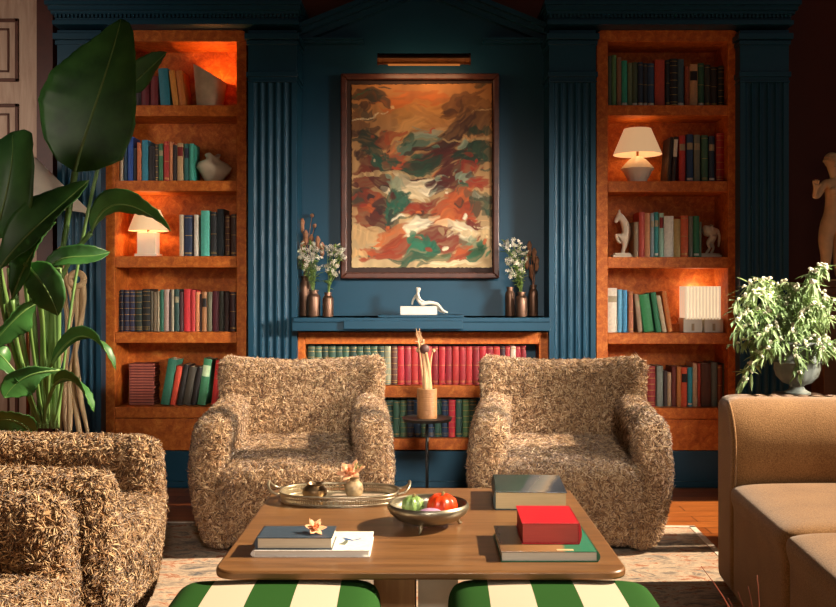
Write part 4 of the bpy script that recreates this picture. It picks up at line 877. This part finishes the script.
tag(MB().lathe([(.022, 0), (.034, .006), (.041, .022), (.039, .034), (.028, .043), (.024, .047), (.028, .053), (.023, .053), (.019, .045), (0, .02)], 28).build('bronze_pot', plain('dark_bronze', '#8a7256', .35, .9, var=.3), auto=40, loc=(-.352, 3.055, zt2)), 'squat dull bronze pot at one end of the oval tray', 'pot')
tag(MB().box((-.085, -.045, 0), (.085, .04, .006)).build('card', plain('patterned_card', '#a5927e', .7, var=.4, ns=60), loc=(-.213, 3.075, zt2)), 'flat patterned card under the little vase in the tray', 'card')
VZ = zt2+.0066
o = MB().lathe([(.016, 0), (.026, .01), (.030, .028), (.026, .044), (.015, .053), (.014, .060), (.018, .066), (.014, .066), (.011, .055), (0, .03)], 28).build('bud_vase', plain('mottled_ceramic', '#a08a68', .5, var=.45, ns=45), auto=40, loc=(-.225, 3.06, VZ))
tag(o, 'small mottled ceramic bud vase standing in the oval tray', 'vase')
CORAL = leafm('coral_petal', '#f2ac7c', '#ffd6ae', .6)
def lily(root, label, s=1.0, tilt=(0,0,0), leaves=True, stem=.05):
    o = thing('coral_flower', label, 'flower', root); o.rotation_euler = tilt
    for ring, (n, op, L) in enumerate(((6, .95, .030), (6, .45, .024))):
        for k in range(n):
            a = 2*PI*(k+.5*ring)/n; dx, dy = math.cos(a), math.sin(a); mb = MB(); pv = []
            for i in range(6):
                t = i/5; rr = L*s*(t*op)*(1+.1*t); zz = L*s*(t*(1.1-op*.75)+.0); w_ = .0085*s*math.sin(PI*min(1, .12+t*.88))**.8
                for e in (-1, 0, 1): pv.append((dx*rr-dy*w_*e, dy*rr+dx*w_*e, stem+zz-.003*s*(1-abs(e))))
            mb.add(pv, [(i*3+j, i*3+j+1, (i+1)*3+j+1, (i+1)*3+j) for i in range(5) for j in range(2)]); p_ = mb.build('petal', CORAL, o, smooth=True)
            p_.modifiers.new('t', 'SOLIDIFY').thickness = .0008
    MB().ball((0, 0, stem+.008*s), (.006*s, .006*s, .009*s), 8, 6).build('flower_centre', plain('flower_heart', '#c9662e', .7), o, smooth=True)
    if stem > .01: MB().tube([(0, 0, -.03), (0, 0, stem+.004)], .0022, 6).build('stem', SPRIG, o)
    if leaves:
        mb = MB()
        for (dx, dy, dz, L) in ((.4, .1, 1, .062), (.6, .0, .9, .06), (.25, .2, 1, .055), (.75, .1, .8, .045)):
            small_leaf(mb, Vector((.006, .004, .0)), Vector((dx, dy, dz)), L, .005)
        mb.build('leaf_blades', SPRIG, o)
    return o
lily((-.228, 3.055, VZ+.062), 'coral flower with green blades in the little bud vase', 1.55, (.55, -.25, 0), True, .02)
lily((-.287, 2.47, zt+.0188+.0316), 'coral flower head lying on the dark slate hardback', .95, (.65, .15, .3), False, .012)
# bowl of gourds
BX, BY = .012, 2.735
o = thing('footed_bowl', 'pewter footed bowl of gourds in the middle of the table', 'bowl', (BX, BY, ZT+.0005))
MB().lathe([(r_, z_*.84) for r_, z_ in [(.0, .016), (.06, .016), (.092, .030), (.112, .052), (.118, .066), (.117, .076), (.112, .082), (.108, .078), (.110, .066), (.103, .052), (.085, .036), (.055, .024), (0, .023)]], 48).build('bowl', PEWTER, o, auto=45)
for k in range(3):
    a = -PI/2+.35+2*PI*k/3-.6
    MB().tube([(.075*math.cos(a), .075*math.sin(a), .026), (.090*math.cos(a), .090*math.sin(a), .012), (.094*math.cos(a), .094*math.sin(a), .004), (.101*math.cos(a), .101*math.sin(a), .0035)], [.008, .006, .004, .003], 8).build('foot', SILVER, o, smooth=True)
def gourd(name, label, loc, r, h, lobes, amp, col, stem='#8a7a4a'):
    n = 64; prof = [(.002, h*.10), (r*.5, h*.0), (r*.85, h*.14), (r, h*.45), (r*.88, h*.78), (r*.5, h*.98), (r*.18, h*.94), (.001, h*.88)]
    m2 = []
    for i in range(len(prof)-1):
        for t in (0, .5): m2.append((prof[i][0]*(1-t)+prof[i+1][0]*t, prof[i][1]*(1-t)+prof[i+1][1]*t))
    m2.append(prof[-1]); o = MB().lathe(m2, n, lobes=lobes, amp=amp).build(name, plain(name+'_skin', col, .35, var=.12, ns=25), smooth=True, loc=loc)
    MB().tube([(0, 0, h*.88), (.002, 0, h*1.02), (.006, 0, h*1.10)], [.005, .004, .005], 7).build('stem', plain('gourd_stem', stem, .8), o, smooth=True); return tag(o, label, 'gourd')
zb3 = ZT+.029
gourd('red_pumpkin', 'bright orange red pumpkin in the pewter bowl', (BX+.040, BY+.012, zb3-.001), .044, .062, 9, .05, '#dc4018')
gourd('green_squash', 'small pale green ribbed squash in the pewter bowl', (BX-.044, BY+.018, zb3+.002), .031, .052, 8, .09, '#7d9a58')
mb = MB(); mb.ball((0, 0, 0), (.036, .022, .016), 20, 12); o = mb.build('lilac_gourd', plain('lilac_skin', '#b08aa8', .4), smooth=True, loc=(BX+.006, BY-.048, zb3+.018))
MB().tube([(.034, 0, .002), (.044, .002, .006)], [.004, .003], 6).build('stem', plain('gourd_stem', '#7a6a4a', .8), o); tag(o, 'flat lilac gourd at the front of the pewter bowl', 'gourd')
# ------------------------------------------------------------------ round side table between the armchairs
YS = 4.46; sx_ = X(427, YS); zs_ = Z(417.5, YS)
o = thing('side_table', 'thin black round pedestal table between the two rear armchairs', 'side table', (sx_, YS, .0135))
MB().lathe([(.0, zs_-.034), (.05, zs_-.034), (.112, zs_-.028), (.119, zs_-.014), (.116, zs_-.014), (.11, zs_-.0165), (0, zs_-.0165)], 48).build('tabletop', BLACK, o, auto=30)
MB().tube([(0, 0, .01), (0, 0, zs_-.03)], .0075, 12).build('pole', BLACK, o, smooth=True)
MB().lathe([(.0, .014), (.03, .014), (.11, .008), (.112, 0), (0, 0)], 36).build('base', BLACK, o, auto=30)
zj = zs_-.0025; rj = .047; hj = Z(388.5, YS)-Z(418, YS)
prof = [(rj*.97, 0), (rj, .003)]
for k in range(1, 7): prof += [(rj, hj*k/7-.002), (rj*.975, hj*k/7), (rj, hj*k/7+.002)]
prof += [(rj, hj-.002), (rj*.97, hj), (rj*.85, hj), (rj*.83, hj*.4), (0, hj*.38)]
tag(MB().lathe(prof, 36).build('ringed_vase', woodm('turned_wood', '#744a2a', '#95693f', .5, st=(10,10,2)), auto=30, loc=(sx_, YS, zj)), 'turned wooden cylinder vase with scored rings on the black side table', 'vase')
o = thing('dried_bouquet', 'dried pale stalks with a dark seed pod in the turned wooden vase', 'dried flowers', (sx_, YS, zj+hj*.42)); ks = YS/FPX
def DN(px, py, y=0): return Vector(((px-427)*ks, y, (388.5-py)*ks+hj*.58))
STK = plain('straw_stalk', '#b08a62', .8, var=.2, ns=40)
mb = MB()
for pts, r0 in (([(426,392),(425.5,372),(424,355),(421,343)], .014), ([(430,392),(429.5,375),(428,362),(426,352)], .012), ([(429,392),(429,370),(431,356),(433,351)], .006), ([(424,392),(422,372),(420,352),(418,338),(416.5,331)], .005), ([(428,392),(427,365),(425,345),(420,334)], .006)):
    mb.tube(bez([DN(*p, y=rnd.uniform(-.01, .01)) for p in pts], 10), [r0*(1-.5*i/10) for i in range(11)], 7)
mb.build('stalks', STK, o, smooth=True)
mb = MB(); mb.ball(DN(424.5, 349), (.024, .02, .024), 14, 9); mb.build('seed_pod', plain('pod_brown', '#4a2a24', .5, var=.4, ns=40), o, smooth=True)
mb = MB(); mb.ball(DN(433.5, 350.5), (.010, .010, .009), 10, 7); mb.build('bud', STK, o, smooth=True)
mb = MB()
for a, b_ in ((418,331), (415.5,333), (421,332), (419.5,328), (416,328), (422.5,337), (415,341)): mb.tube([DN(420, 342), DN(a, b_, rnd.uniform(-.02, .02))], [.004, .0012], 5)
for a, b_ in ((419,345), (417.5,350), (423,341)): mb.ball(DN(a, b_), (.008, .008, .011), 8, 6)
mb.build('dry_leaves', DRIED, o)
# ------------------------------------------------------------------ bird-of-paradise plant
YT = 4.62
PX, PY = X(50, YT), YT
pla = thing('potted_plant', 'tall bird of paradise plant with broad glossy leaves in a dark pot', 'plant', (PX, PY, 0)); R0 = Vector((PX, PY, 0))
MB().lathe([(.13, 0), (.15, .01), (.19, .24), (.205, .34), (.20, .36), (.185, .36), (.175, .30), (0, .29)], 40).build('pot', plain('dark_glazed_pot', '#3a332c', .3, var=.3), pla, auto=40)
MB().lathe([(.174, .29), (.178, .325), (.12, .335), (.05, .33), (0, .34)], 30).build('soil', plain('potting_soil', '#4a3626', 1, var=.5, ns=70), pla, smooth=True)
def big_leaf(mid, side, prof, fold=.25, wave=.012, n=22, m=6, seed=0, rib=.007):
    """mid: control points of the midrib (world), side: sideways vector, prof: [(t, half width left, half width right)]"""
    c = bez([Vector(p)-R0 for p in mid], n); side = Vector(side).normalized(); rr = random.Random(seed); V = []; Fq = []
    ts = [p[0] for p in prof]; wl = [p[1] for p in prof]; wr = [p[2] for p in prof]; ph = rr.uniform(0, 6); lo = [rr.uniform(-1, 1) for _ in range(n+1)]
    for i, p in enumerate(c):
        t = i/n; T = (c[min(i+1, n)]-c[max(i-1, 0)]).normalized(); s_ = (side-T*side.dot(T)).normalized(); N = s_.cross(T)
        a, b_ = np.interp(t, ts, wl), np.interp(t, ts, wr)
        for j in range(-m, m+1):
            f = j/m; w_ = (a if f < 0 else b_)
            off = fold*w_*(abs(f)**1.3)+wave*(math.sin(9*t+ph+(2 if f < 0 else 0))+.35*lo[i])*abs(f)**2*min(1, w_*12)+.0018*math.cos(i*PI)*min(1, abs(f)*3)*(w_ > .01)
            V.append(p+s_*(w_*f)+N*off)
    k = 2*m+1
    for i in range(n):
        for j in range(2*m): Fq.append((i*k+j, i*k+j+1, (i+1)*k+j+1, (i+1)*k+j))
    o = MB().add(V, Fq).build('leaf', LEAF, pla, smooth=True); sd = o.modifiers.new('t', 'SOLIDIFY'); sd.thickness = .0012
    MB().tube(c, [rib*(1-.75*i/n) for i in range(n+1)], 8).build('midrib', LEAFRIB, o, smooth=True); return o
def stalk(pts, r=.011):
    q = bez([Vector(p)-R0 for p in pts], 18); MB().tube(q, [r*(1.5-.8*i/18) for i in range(19)], 8).build('stalk', LEAFRIB if r < .012 else STALK, pla, smooth=True)
STALK = leafm('green_stalk', '#5f8a48', '#8cab66', .4)
OV = [(0, .004, .004), (.12, .5, .5), (.35, .95, 1.0), (.6, 1, 1), (.82, .7, .7), (.95, .28, .28), (1, .0, .0)]
def prof(l, r): return [(t, a*l, b_*r) for t, a, b_ in OV]
ft = lambda px: P(px, 428, YT)
# upright largest leaf
yb = 4.55
big_leaf([P(75, 172, yb), P(83, 135, yb-.01), P(108, 75, yb-.03), P(121, 19, yb+.05)], (1, -.25, .42), [(0,.004,.004),(.06,.11,.12),(.2,.22,.25),(.42,.30,.265),(.62,.285,.215),(.8,.20,.155),(.92,.105,.10),(.97,.06,.06),(1,.01,.01)], .10, .008, n=34, m=8, seed=1, rib=.010)
stalk([P(75, 172, yb), P(66, 230, yb), P(52, 300, yb), P(47, 425, YT)], .011)
# dark leaf behind it, pointing right
big_leaf([P(118, 96, 4.85), P(135, 82, 4.88), P(150, 68, 4.9), P(167, 52, 4.95)], (.6, .1, .9), prof(.075, .075), .3, .006, seed=2)
stalk([P(118, 96, 4.85), P(96, 170, 4.82), P(72, 260, 4.75), P(58, 425, YT)], .008)
# left upper glossy leaf
big_leaf([P(-6, 240, 4.35), P(4, 205, 4.28), P(16, 165, 4.26), P(12, 132, 4.38)], (1, -.2, .10), [(0,.004,.004),(.15,.10,.09),(.4,.2,.16),(.65,.2,.16),(.85,.13,.13),(.95,.06,.075),(1,.005,.005)], .30, .016, seed=3)
stalk([P(-6, 240, 4.35), P(4, 300, 4.4), P(22, 360, 4.5), P(38, 425, YT)], .010)
# long diagonal leaf reaching up to the right
big_leaf([P(-4, 275, 4.22), P(18, 238, 4.20), P(52, 214, 4.22), P(89, 180, 4.30)], (.45, -.55, -.75), prof(.115, .10), .35, .012, seed=4)
stalk([P(-2, 268, 4.22), P(2, 320, 4.3), P(20, 380, 4.5), P(40, 425, YT)], .010)
big_leaf([P(12, 300, 4.30), P(24, 262, 4.27), P(40, 238, 4.26), P(56, 222, 4.30)], (.8, -.4, .35), prof(.085, .085), .4, .01, seed=44)
stalk([P(12, 300, 4.30), P(12, 340, 4.35), P(28, 390, 4.5), P(42, 425, YT)], .009)
# arching leaf over the square lamp
big_leaf([P(91, 233, 4.60), P(103, 190, 4.55), P(137, 200, 4.55), P(171, 231, 4.62)], (-.1, -.75, .62), prof(.085, .075), .35, .008, seed=5)
stalk([P(91, 233, 4.60), P(62, 262, 4.6), P(44, 300, 4.6), P(50, 425, YT)], .009)
# twisted dark leaf with a pointed right end
big_leaf([P(42, 275, 4.50), P(60, 248, 4.45), P(84, 262, 4.46), P(110, 252, 4.55)], (.1, -.45, -.9), prof(.055, .055), .5, .010, seed=6)
stalk([P(42, 275, 4.50), P(46, 320, 4.52), P(48, 380, 4.58), P(46, 425, YT)], .008)
# drooping ovate leaf in front
big_leaf([P(26, 264, 4.28), P(36, 274, 4.20), P(50, 290, 4.17), P(58, 316, 4.2)], (.85, -.25, .55), prof(.105, .085), .2, .008, seed=7)
stalk([P(26, 264, 4.28), P(22, 262, 4.34), P(30, 340, 4.45), P(44, 425, YT)], .008)
# bright leaf, left edge
big_leaf([P(38, 303, 4.32), P(26, 306, 4.26), P(10, 322, 4.22), P(-14, 352, 4.25)], (.5, -.35, .8), prof(.095, .085), .3, .010, seed=8)
stalk([P(38, 303, 4.32), P(44, 300, 4.36), P(44, 370, 4.5), P(46, 425, YT)], .009)
# lower left leaf
big_leaf([P(60, 370, 4.42), P(38, 372, 4.34), P(20, 372, 4.30), P(4, 398, 4.30)], (.2, -.4, .9), [(0,.004,.004),(.3,.03,.03),(.55,.085,.075),(.75,.095,.085),(.92,.05,.05),(1,0,0)], .3, .012, seed=9)
big_leaf([P(24, 384, 4.36), P(12, 368, 4.30), P(4, 356, 4.3), P(-12, 345, 4.34)], (.6, -.4, -.7), prof(.07, .07), .3, .01, seed=99)
stalk([P(60, 370, 4.42), P(66, 368, 4.46), P(60, 400, 4.55), P(54, 425, YT)], .007)
# right-hand leaf bending down at its tip
big_leaf([P(50, 367, 4.50), P(75, 318, 4.42), P(100, 333, 4.45), P(116, 370, 4.5)], (-.35, -.75, .55), prof(.055, .05), .4, .008, seed=10)
stalk([P(50, 367, 4.50), P(46, 385, 4.52), P(48, 400, 4.58), P(50, 425, YT)], .008)
# low leaf
big_leaf([P(54, 386, 4.40), P(66, 368, 4.34), P(82, 384, 4.34), P(94, 412, 4.38)], (-.3, -.75, .6), prof(.065, .055), .35, .008, seed=11)
stalk([P(54, 386, 4.40), P(48, 400, 4.46), P(44, 412, 4.56), P(46, 425, YT)], .007)
big_leaf([P(36, 436, 4.36), P(22, 420, 4.28), P(6, 414, 4.24), P(-14, 424, 4.25)], (.2, -.6, .8), prof(.085, .08), .25, .01, seed=12)
for a, b_, c, r in ((47,54,56,.017),(52,46,48,.014),(55,57,52,.016),(40,33,30,.013),(58,58,58,.012),(33,20,10,.012),(44,40,50,.014)):
    stalk([P(c, 268, 4.5), P(b_, 330, 4.55), P(a, 390, 4.6), ft(a)], r)
# ------------------------------------------------------------------ floor lamp behind the plant
YLm = 5.02
fl = thing('floor_lamp', 'floor lamp with a wide cream cone shade half hidden by the plant', 'lamp', (X(28, YLm), YLm, 0)); kl = YLm/FPX
mb = MB(); zt_, zb_ = Z(157, YLm), Z(213.5, YLm); pr = [(62*kl, zb_), (7*kl, zt_), (6.5*kl, zt_), (61*kl, zb_)]; mb.lathe(pr+[pr[0]], 48); mb.f = [f for f in mb.f if len(f) == 4]
mb.build('lamp_shade', plain('cream_card', '#e8dcc6', .9, var=.05), fl, auto=50)
MB().tube([(0, 0, .02), (0, 0, zt_+.01)], .010, 12).build('pole', BRASS, fl, smooth=True)
MB().lathe([(0, .03), (.05, .03), (.15, .015), (.155, 0), (0, 0)], 36).build('base', BRASS, fl, auto=30)
MB().tube([(-6*kl, 0, zt_-.004), (6*kl, 0, zt_-.004)], .003, 6).tube([(0, -6*kl, zt_-.004), (0, 6*kl, zt_-.004)], .003, 6).build('spider', BRASS, fl)
# ------------------------------------------------------------------ carved wavy wooden figures with ring heads
def wavy(px, ptop, Y, w, label, seed):
    k = Y/FPX; zt_ = Z(ptop, Y); o = thing('wooden_sculpture', label, 'sculpture', (X(px, Y), Y, 0), 0, 'carved wavy wooden sculptures'); rr = random.Random(seed)
    rh = w*.62; mb = MB(); zc = zt_-rh
    ring = [(rh*.72*math.cos(2*PI*i/28), 0, zc+rh*.72*math.sin(2*PI*i/28)) for i in range(29)]
    mb.tube(ring, [rh*.34]*29, 10, 1.0); mb.build('ring_head', PALEWOOD, o, smooth=True)
    ph = [rr.uniform(0, 6) for _ in range(4)]
    for j in range(3):
        pts = []; n = 46
        for i in range(n+1):
            t = i/n; z = .03+(zc-rh*.55-.03)*(1-t); f = (j-1)*w*.62*(.30+.70*min(1, t*4.5))*(.42+.38*math.sin(9*t+ph[j])+.30*t**2+.14*math.sin(17*t+ph[3]))
            pts.append((f+.022*math.sin(8.5*t+ph[3]), (.012 if j == 1 else 0)+.008*math.sin(6*t+ph[j]), z))
        mb = MB().tube(pts, [w*(.15+.045*math.sin(11*i/n+ph[j])) for i in range(n+1)], 8, 1.1); mb.build('strand', PALEWOOD, o, smooth=True)
    MB().lathe([(0, .035), (.07, .035), (.085, .02), (.085, 0), (0, 0)], 24, sy=.8).build('base', PALEWOOD, o, auto=40)
wavy(77, 270, 4.95, .080, 'carved wavy wooden sculpture with a ring head, nearer the left bookcase', 4)
wavy(64, 246, 5.06, .072, 'carved wavy wooden sculpture with a ring head, closer behind the plant stalks', 9)
# ------------------------------------------------------------------ urn of trailing white flowers on its stand
YU = 4.0; ku = YU/FPX; zu = Z(393.5, YU)
o = thing('plant_stand', 'round dark stand behind the sofa carrying the urn', 'stand', (X(797, YU), YU, 0))
MB().lathe([(0, 0), (.15, 0), (.15, .03), (.05, .06), (.04, zu-.10), (.06, zu-.05), (.10, zu-.03), (.10, zu-.001), (0, zu-.001)], 36).build('pedestal', plain('dark_walnut', '#3f2a1c', .5, var=.3), o, auto=35)
ur = thing('urn', 'grey stone urn full of trailing white flowering stems behind the sofa', 'urn', (X(797, YU), YU, zu)); q = ku
prof_ = [(.0, 0), (13*q, 0), (13*q, 1.5*q), (8*q, 4*q), (6.5*q, 7*q), (8*q, 9*q), (14*q, 11*q), (20*q, 17*q), (22.5*q, 25*q), (22*q, 30*q), (23.2*q, 31.5*q), (22.2*q, 33*q), (21.5*q, 40*q), (24.5*q, 48*q), (26.5*q, 50*q), (26*q, 52*q), (23*q, 51*q), (19*q, 40*q), (0, 36*q)]
mb = MB(); n = 60; mb.lathe(prof_, n); 
vv = []
for (x, y, z) in mb.v:
    r_ = math.hypot(x, y)
    if 12*q < z < 30*q and r_ > 10*q:
        a = math.atan2(y, x); f = 1-.055*abs(math.sin(a*8)); x *= f; y *= f
    vv.append((x, y, z))
mb.v = vv; mb.build('urn_body', plain('grey_stone', '#62675f', .75, var=.2, ns=20, bmp=.15), ur, auto=50)
rim = Vector((0, 0, 46*q)); st, lf = MB(), MB(); ends = []
tips = [(733,300),(738,315),(742,330),(745,292),(752,288),(760,296),(765,283),(772,292),(778,302),(786,286),(795,292),(803,284),(812,274),(820,270),(822,268),(828,296),(830,310),(826,330),(820,345),(812,350),(804,335),(796,345),(790,372),(785,355),(778,340),(770,350),(765,330),(757,345),(750,335),(748,355),(752,372),(747,385),(743,378),(735,330),(826,318),(834,325),(836,345),(815,320),(808,308),(798,312),(788,318),(775,318),(782,330),(801,325),(832,365),(740,345),(775,350),(783,354),(791,362),(800,352),(809,348),(816,342),(770,342),(735,308),(731,320),(740,298),(748,283),(833,302),(793,300),(768,305),(758,312),(748,308),(795,360),(787,340)]
for px, py in tips:
    dy = rnd.uniform(-.16, .10); T = Vector((X(px, YU)-ur.location.x, dy, Z(py, YU)-zu))
    up = max(T.z, 46*q)+rnd.uniform(.03, .07)
    pts = bez([rim*.85, Vector((T.x*.25, dy*.3, up)), Vector((T.x*.8, dy*.8, up*(1.0 if T.z < .2 else .95))), T], 14); st.tube(pts, .0022, 5)
    for j in range(27):
        i = rnd.randint(4, 14); d = Vector((rnd.uniform(-.6, .6)+T.x*.6, rnd.uniform(-.7, .4), rnd.uniform(-1.2, .15))); small_leaf(lf, pts[i]+Vector((rnd.uniform(-.01, .01), rnd.uniform(-.01, .01), 0)), d, rnd.uniform(.045, .085), .0075)
    ends.append((pts, T))
st.build('stems', SPRIG, ur); lf.build('leaves', SAGE, ur)
bl2 = MB()
for k in range(16):
    a = rnd.uniform(0, 6.28); e = rnd.uniform(-.2, 1.4); c_ = Vector((math.cos(a)*math.cos(e), math.sin(a)*math.cos(e), math.sin(e)))*.011; bl2.ball(c_, .0042, 6, 4)
bm2 = bl2.mesh('blossom', True); bm2.materials.append(plain('greenish_white', '#d2ccb2', .8, var=.1))
for pts, T in ends:
    for j in (14, 12, 10, 7):
        b3 = bpy.data.objects.new('blossom', bm2); C.objects.link(b3); b3.parent = ur; b3.location = pts[j]+Vector((rnd.uniform(-.008, .008), -.008, .004)); b3.rotation_euler = (rnd.uniform(-.5, .8), rnd.uniform(-.6, .6), rnd.uniform(0, 6)); b3.scale = (rnd.uniform(.6, .95),)*3
# ------------------------------------------------------------------ classical statue at the far right
YSt = 5.18; kS = YSt/FPX; zS = Z(281, YSt); cx = X(833, YSt)
pdm = plain('pedestal_brown', '#6b4a30', .6, var=.15)
pdl = thing('pedestal', 'brown square pedestal under the statue at the right edge', 'pedestal', (cx, YSt, 0))
hb = 19*kS; MB().box((-hb*.82, -hb*.82, .12), (hb*.82, hb*.82, zS-.07)).build('shaft', pdm, pdl, bevel=.004)
MB().box((-hb, -hb, 0), (hb, hb, .12)).build('base', pdm, pdl, bevel=.006); MB().box((-hb*.92, -hb*.92, zS-.07), (hb*.92, hb*.92, zS-.035)).box((-hb, -hb, zS-.035), (hb, hb, 0+zS-.0005)).build('cap', pdm, pdl, bevel=.004)
sta = thing('statue', 'classical stone statue of a standing nude woman with one raised hand', 'statue', (cx, YSt, zS)); h_ = 133*kS
def N_(px, py, y, r): return ((px-833)*kS, y*kS, (280-py)*kS, r*kS)
nd = [N_(833,222,0,12),N_(833.5,213,0,11),N_(834,203,0,9),N_(834.5,192,0,10.2),N_(834.5,184,0,9.5),N_(833.5,176.5,-.5,4.2),N_(832.5,171.5,-1,4.2),N_(832,166,-1.5,6.0),N_(831.8,160,-1.2,7.2),N_(832.2,155.5,0,6.0),
      N_(824.5,183,0,5),N_(820.5,188,-1,4.4),N_(816,195,-3,3.8),N_(812.5,196.5,-6,3.4),N_(811.5,191,-9,2.3),N_(811.5,187.2,-10,2.9),
      N_(844.5,183,0,5),N_(848.5,193,1,4.3),N_(850.5,205,2,3.7),N_(846,214,-4,3.2),N_(839,220,-10,2.8),N_(836,222,-11.5,3.0),
      N_(826.5,229,0,9.2),N_(824.5,243,-2,7.8),N_(825.5,255,-2.5,5.4),N_(825,265,0,5.0),N_(826,275,1,3.4),N_(825,278.5,-4,3.0),
      N_(839.5,229,0,9.2),N_(840,243,0,7.8),N_(838.5,255,1,5.4),N_(839.5,265,3,5.0),N_(840,275,3,3.4),N_(841,278.5,-2,3.0)]
ed = [(0,1),(1,2),(2,3),(3,4),(4,5),(5,6),(6,7),(7,8),(8,9),(4,10),(10,11),(11,12),(12,13),(13,14),(14,15),(4,16),(16,17),(17,18),(18,19),(19,20),(20,21),(0,22),(22,23),(23,24),(24,25),(25,26),(26,27),(0,28),(28,29),(29,30),(30,31),(31,32),(32,33)]
b0 = len(nd)
for k in range(4):                                                     # fingers of the raised hand, curled, and the thumb
    a = -2.2+1.4*k
    nd += [N_(811.5+a*1.05,184.0+.3*abs(a),-10.8,1.0),N_(811.2+a*1.25,181.0+.4*abs(a),-11.8,.9),N_(810.8+a*1.3,180.0+.5*abs(a),-13.6,.75)]; ed += [(15,b0),(b0,b0+1),(b0+1,b0+2)]; b0 += 3
nd += [N_(815.0,186.2,-11.5,1.1),N_(816.2,183.8,-12.5,.85)]; ed += [(15,b0),(b0,b0+1)]
MARB = plain('warm_stone', '#ecc090', .6, var=.1, ns=18)
skin('body', nd, ed, MARB, sta)
mb = MB()                                                              # hair drawn back in waves, with a knot
mb.ball(N_(832.2,159.0,1.6,0)[:3], (7.5*kS, 7.6*kS, 7.9*kS), 20, 12)
for k in range(7):
    a = PI*(k+.5)/7; mb.tube([N_(832+6.6*math.cos(a)*f1, 161.2-7.0*math.sin(a)*f1, yy, 0)[:3] for f1, yy in ((.92,-4.6),(1.08,-2.0),(1.14,1.5),(.9,5.5),(.45,8.0))], [.7*kS, 1.2*kS, 1.3*kS, 1.2*kS, .7*kS], 6)
mb.ball(((832-833)*kS, 8*kS, (280-158)*kS), 3.6*kS, 12, 8); mb.build('hair', MARB, sta, smooth=True)
mb = MB()
fy = -8.6
mb.tube([N_(831.4,160.5,fy+.6,0)[:3], N_(831.2,162.5,fy-.4,0)[:3], N_(831.1,164.2,fy-1.1,0)[:3]], [.6*kS, .8*kS, 1.0*kS], 7)
mb.ball(N_(831.3,167.2,fy+1.1,0)[:3], (1.5*kS, .8*kS, .6*kS), 8, 6)
for e in (-1, 1): mb.ball(N_(831.6+e*2.6,160.6,fy+1.2,0)[:3], (1.25*kS, .7*kS, .75*kS), 8, 6); mb.tube([N_(831.6+e*1.3,158.8,fy+.9,0)[:3], N_(831.6+e*4,159.2,fy+2.0,0)[:3]], .5*kS, 6)
mb.build('face', MARB, sta, smooth=True)
mb = MB(); mb.ball(N_(829.8,190.5,-8.6,0)[:3], (4.2*kS, 3.4*kS, 4*kS), 14, 9); mb.ball(N_(839.2,190.5,-8.6,0)[:3], (4.2*kS, 3.4*kS, 4*kS), 14, 9); mb.build('bust', MARB, sta, smooth=True)
MB().lathe([(0, 0), (17*kS, 0), (17*kS, 1.6*kS), (0, 1.6*kS)], 30).build('plinth', MARB, sta, auto=40)

# ------------------------------------------------------------------ thin reddish twigs in a floor vase beside the right stool
tv = (.70, 1.98, .0005)
fv = tag(MB().lathe([(.0, 0), (.055, 0), (.07, .06), (.06, .18), (.028, .26), (.030, .30), (.024, .30), (.022, .25), (0, .2)], 24).build('floor_vase', plain('dark_clay', '#2c211b', .6), auto=40, loc=tv), 'dark clay floor vase of thin red twigs between the stool and the sofa', 'vase')
tw = thing('red_twigs', 'thin reddish twigs rising in front of the sofa beside the right stool', 'twigs', tv); Rt = Vector(tv); mb = MB()
for px, py in ((757,575),(748,586),(738,592),(701,566),(712,580),(728,598)):
    T = P(px, py, 1.95)-Rt; mb.tube(bez([(0, 0, .215), (0, 0, .32), (T.x*.5, T.y, T.z*.85), T], 8), [.0016-.0001*i for i in range(9)], 5)
mb.build('twig', plain('red_twig', '#8a4630', .8), tw, smooth=True)
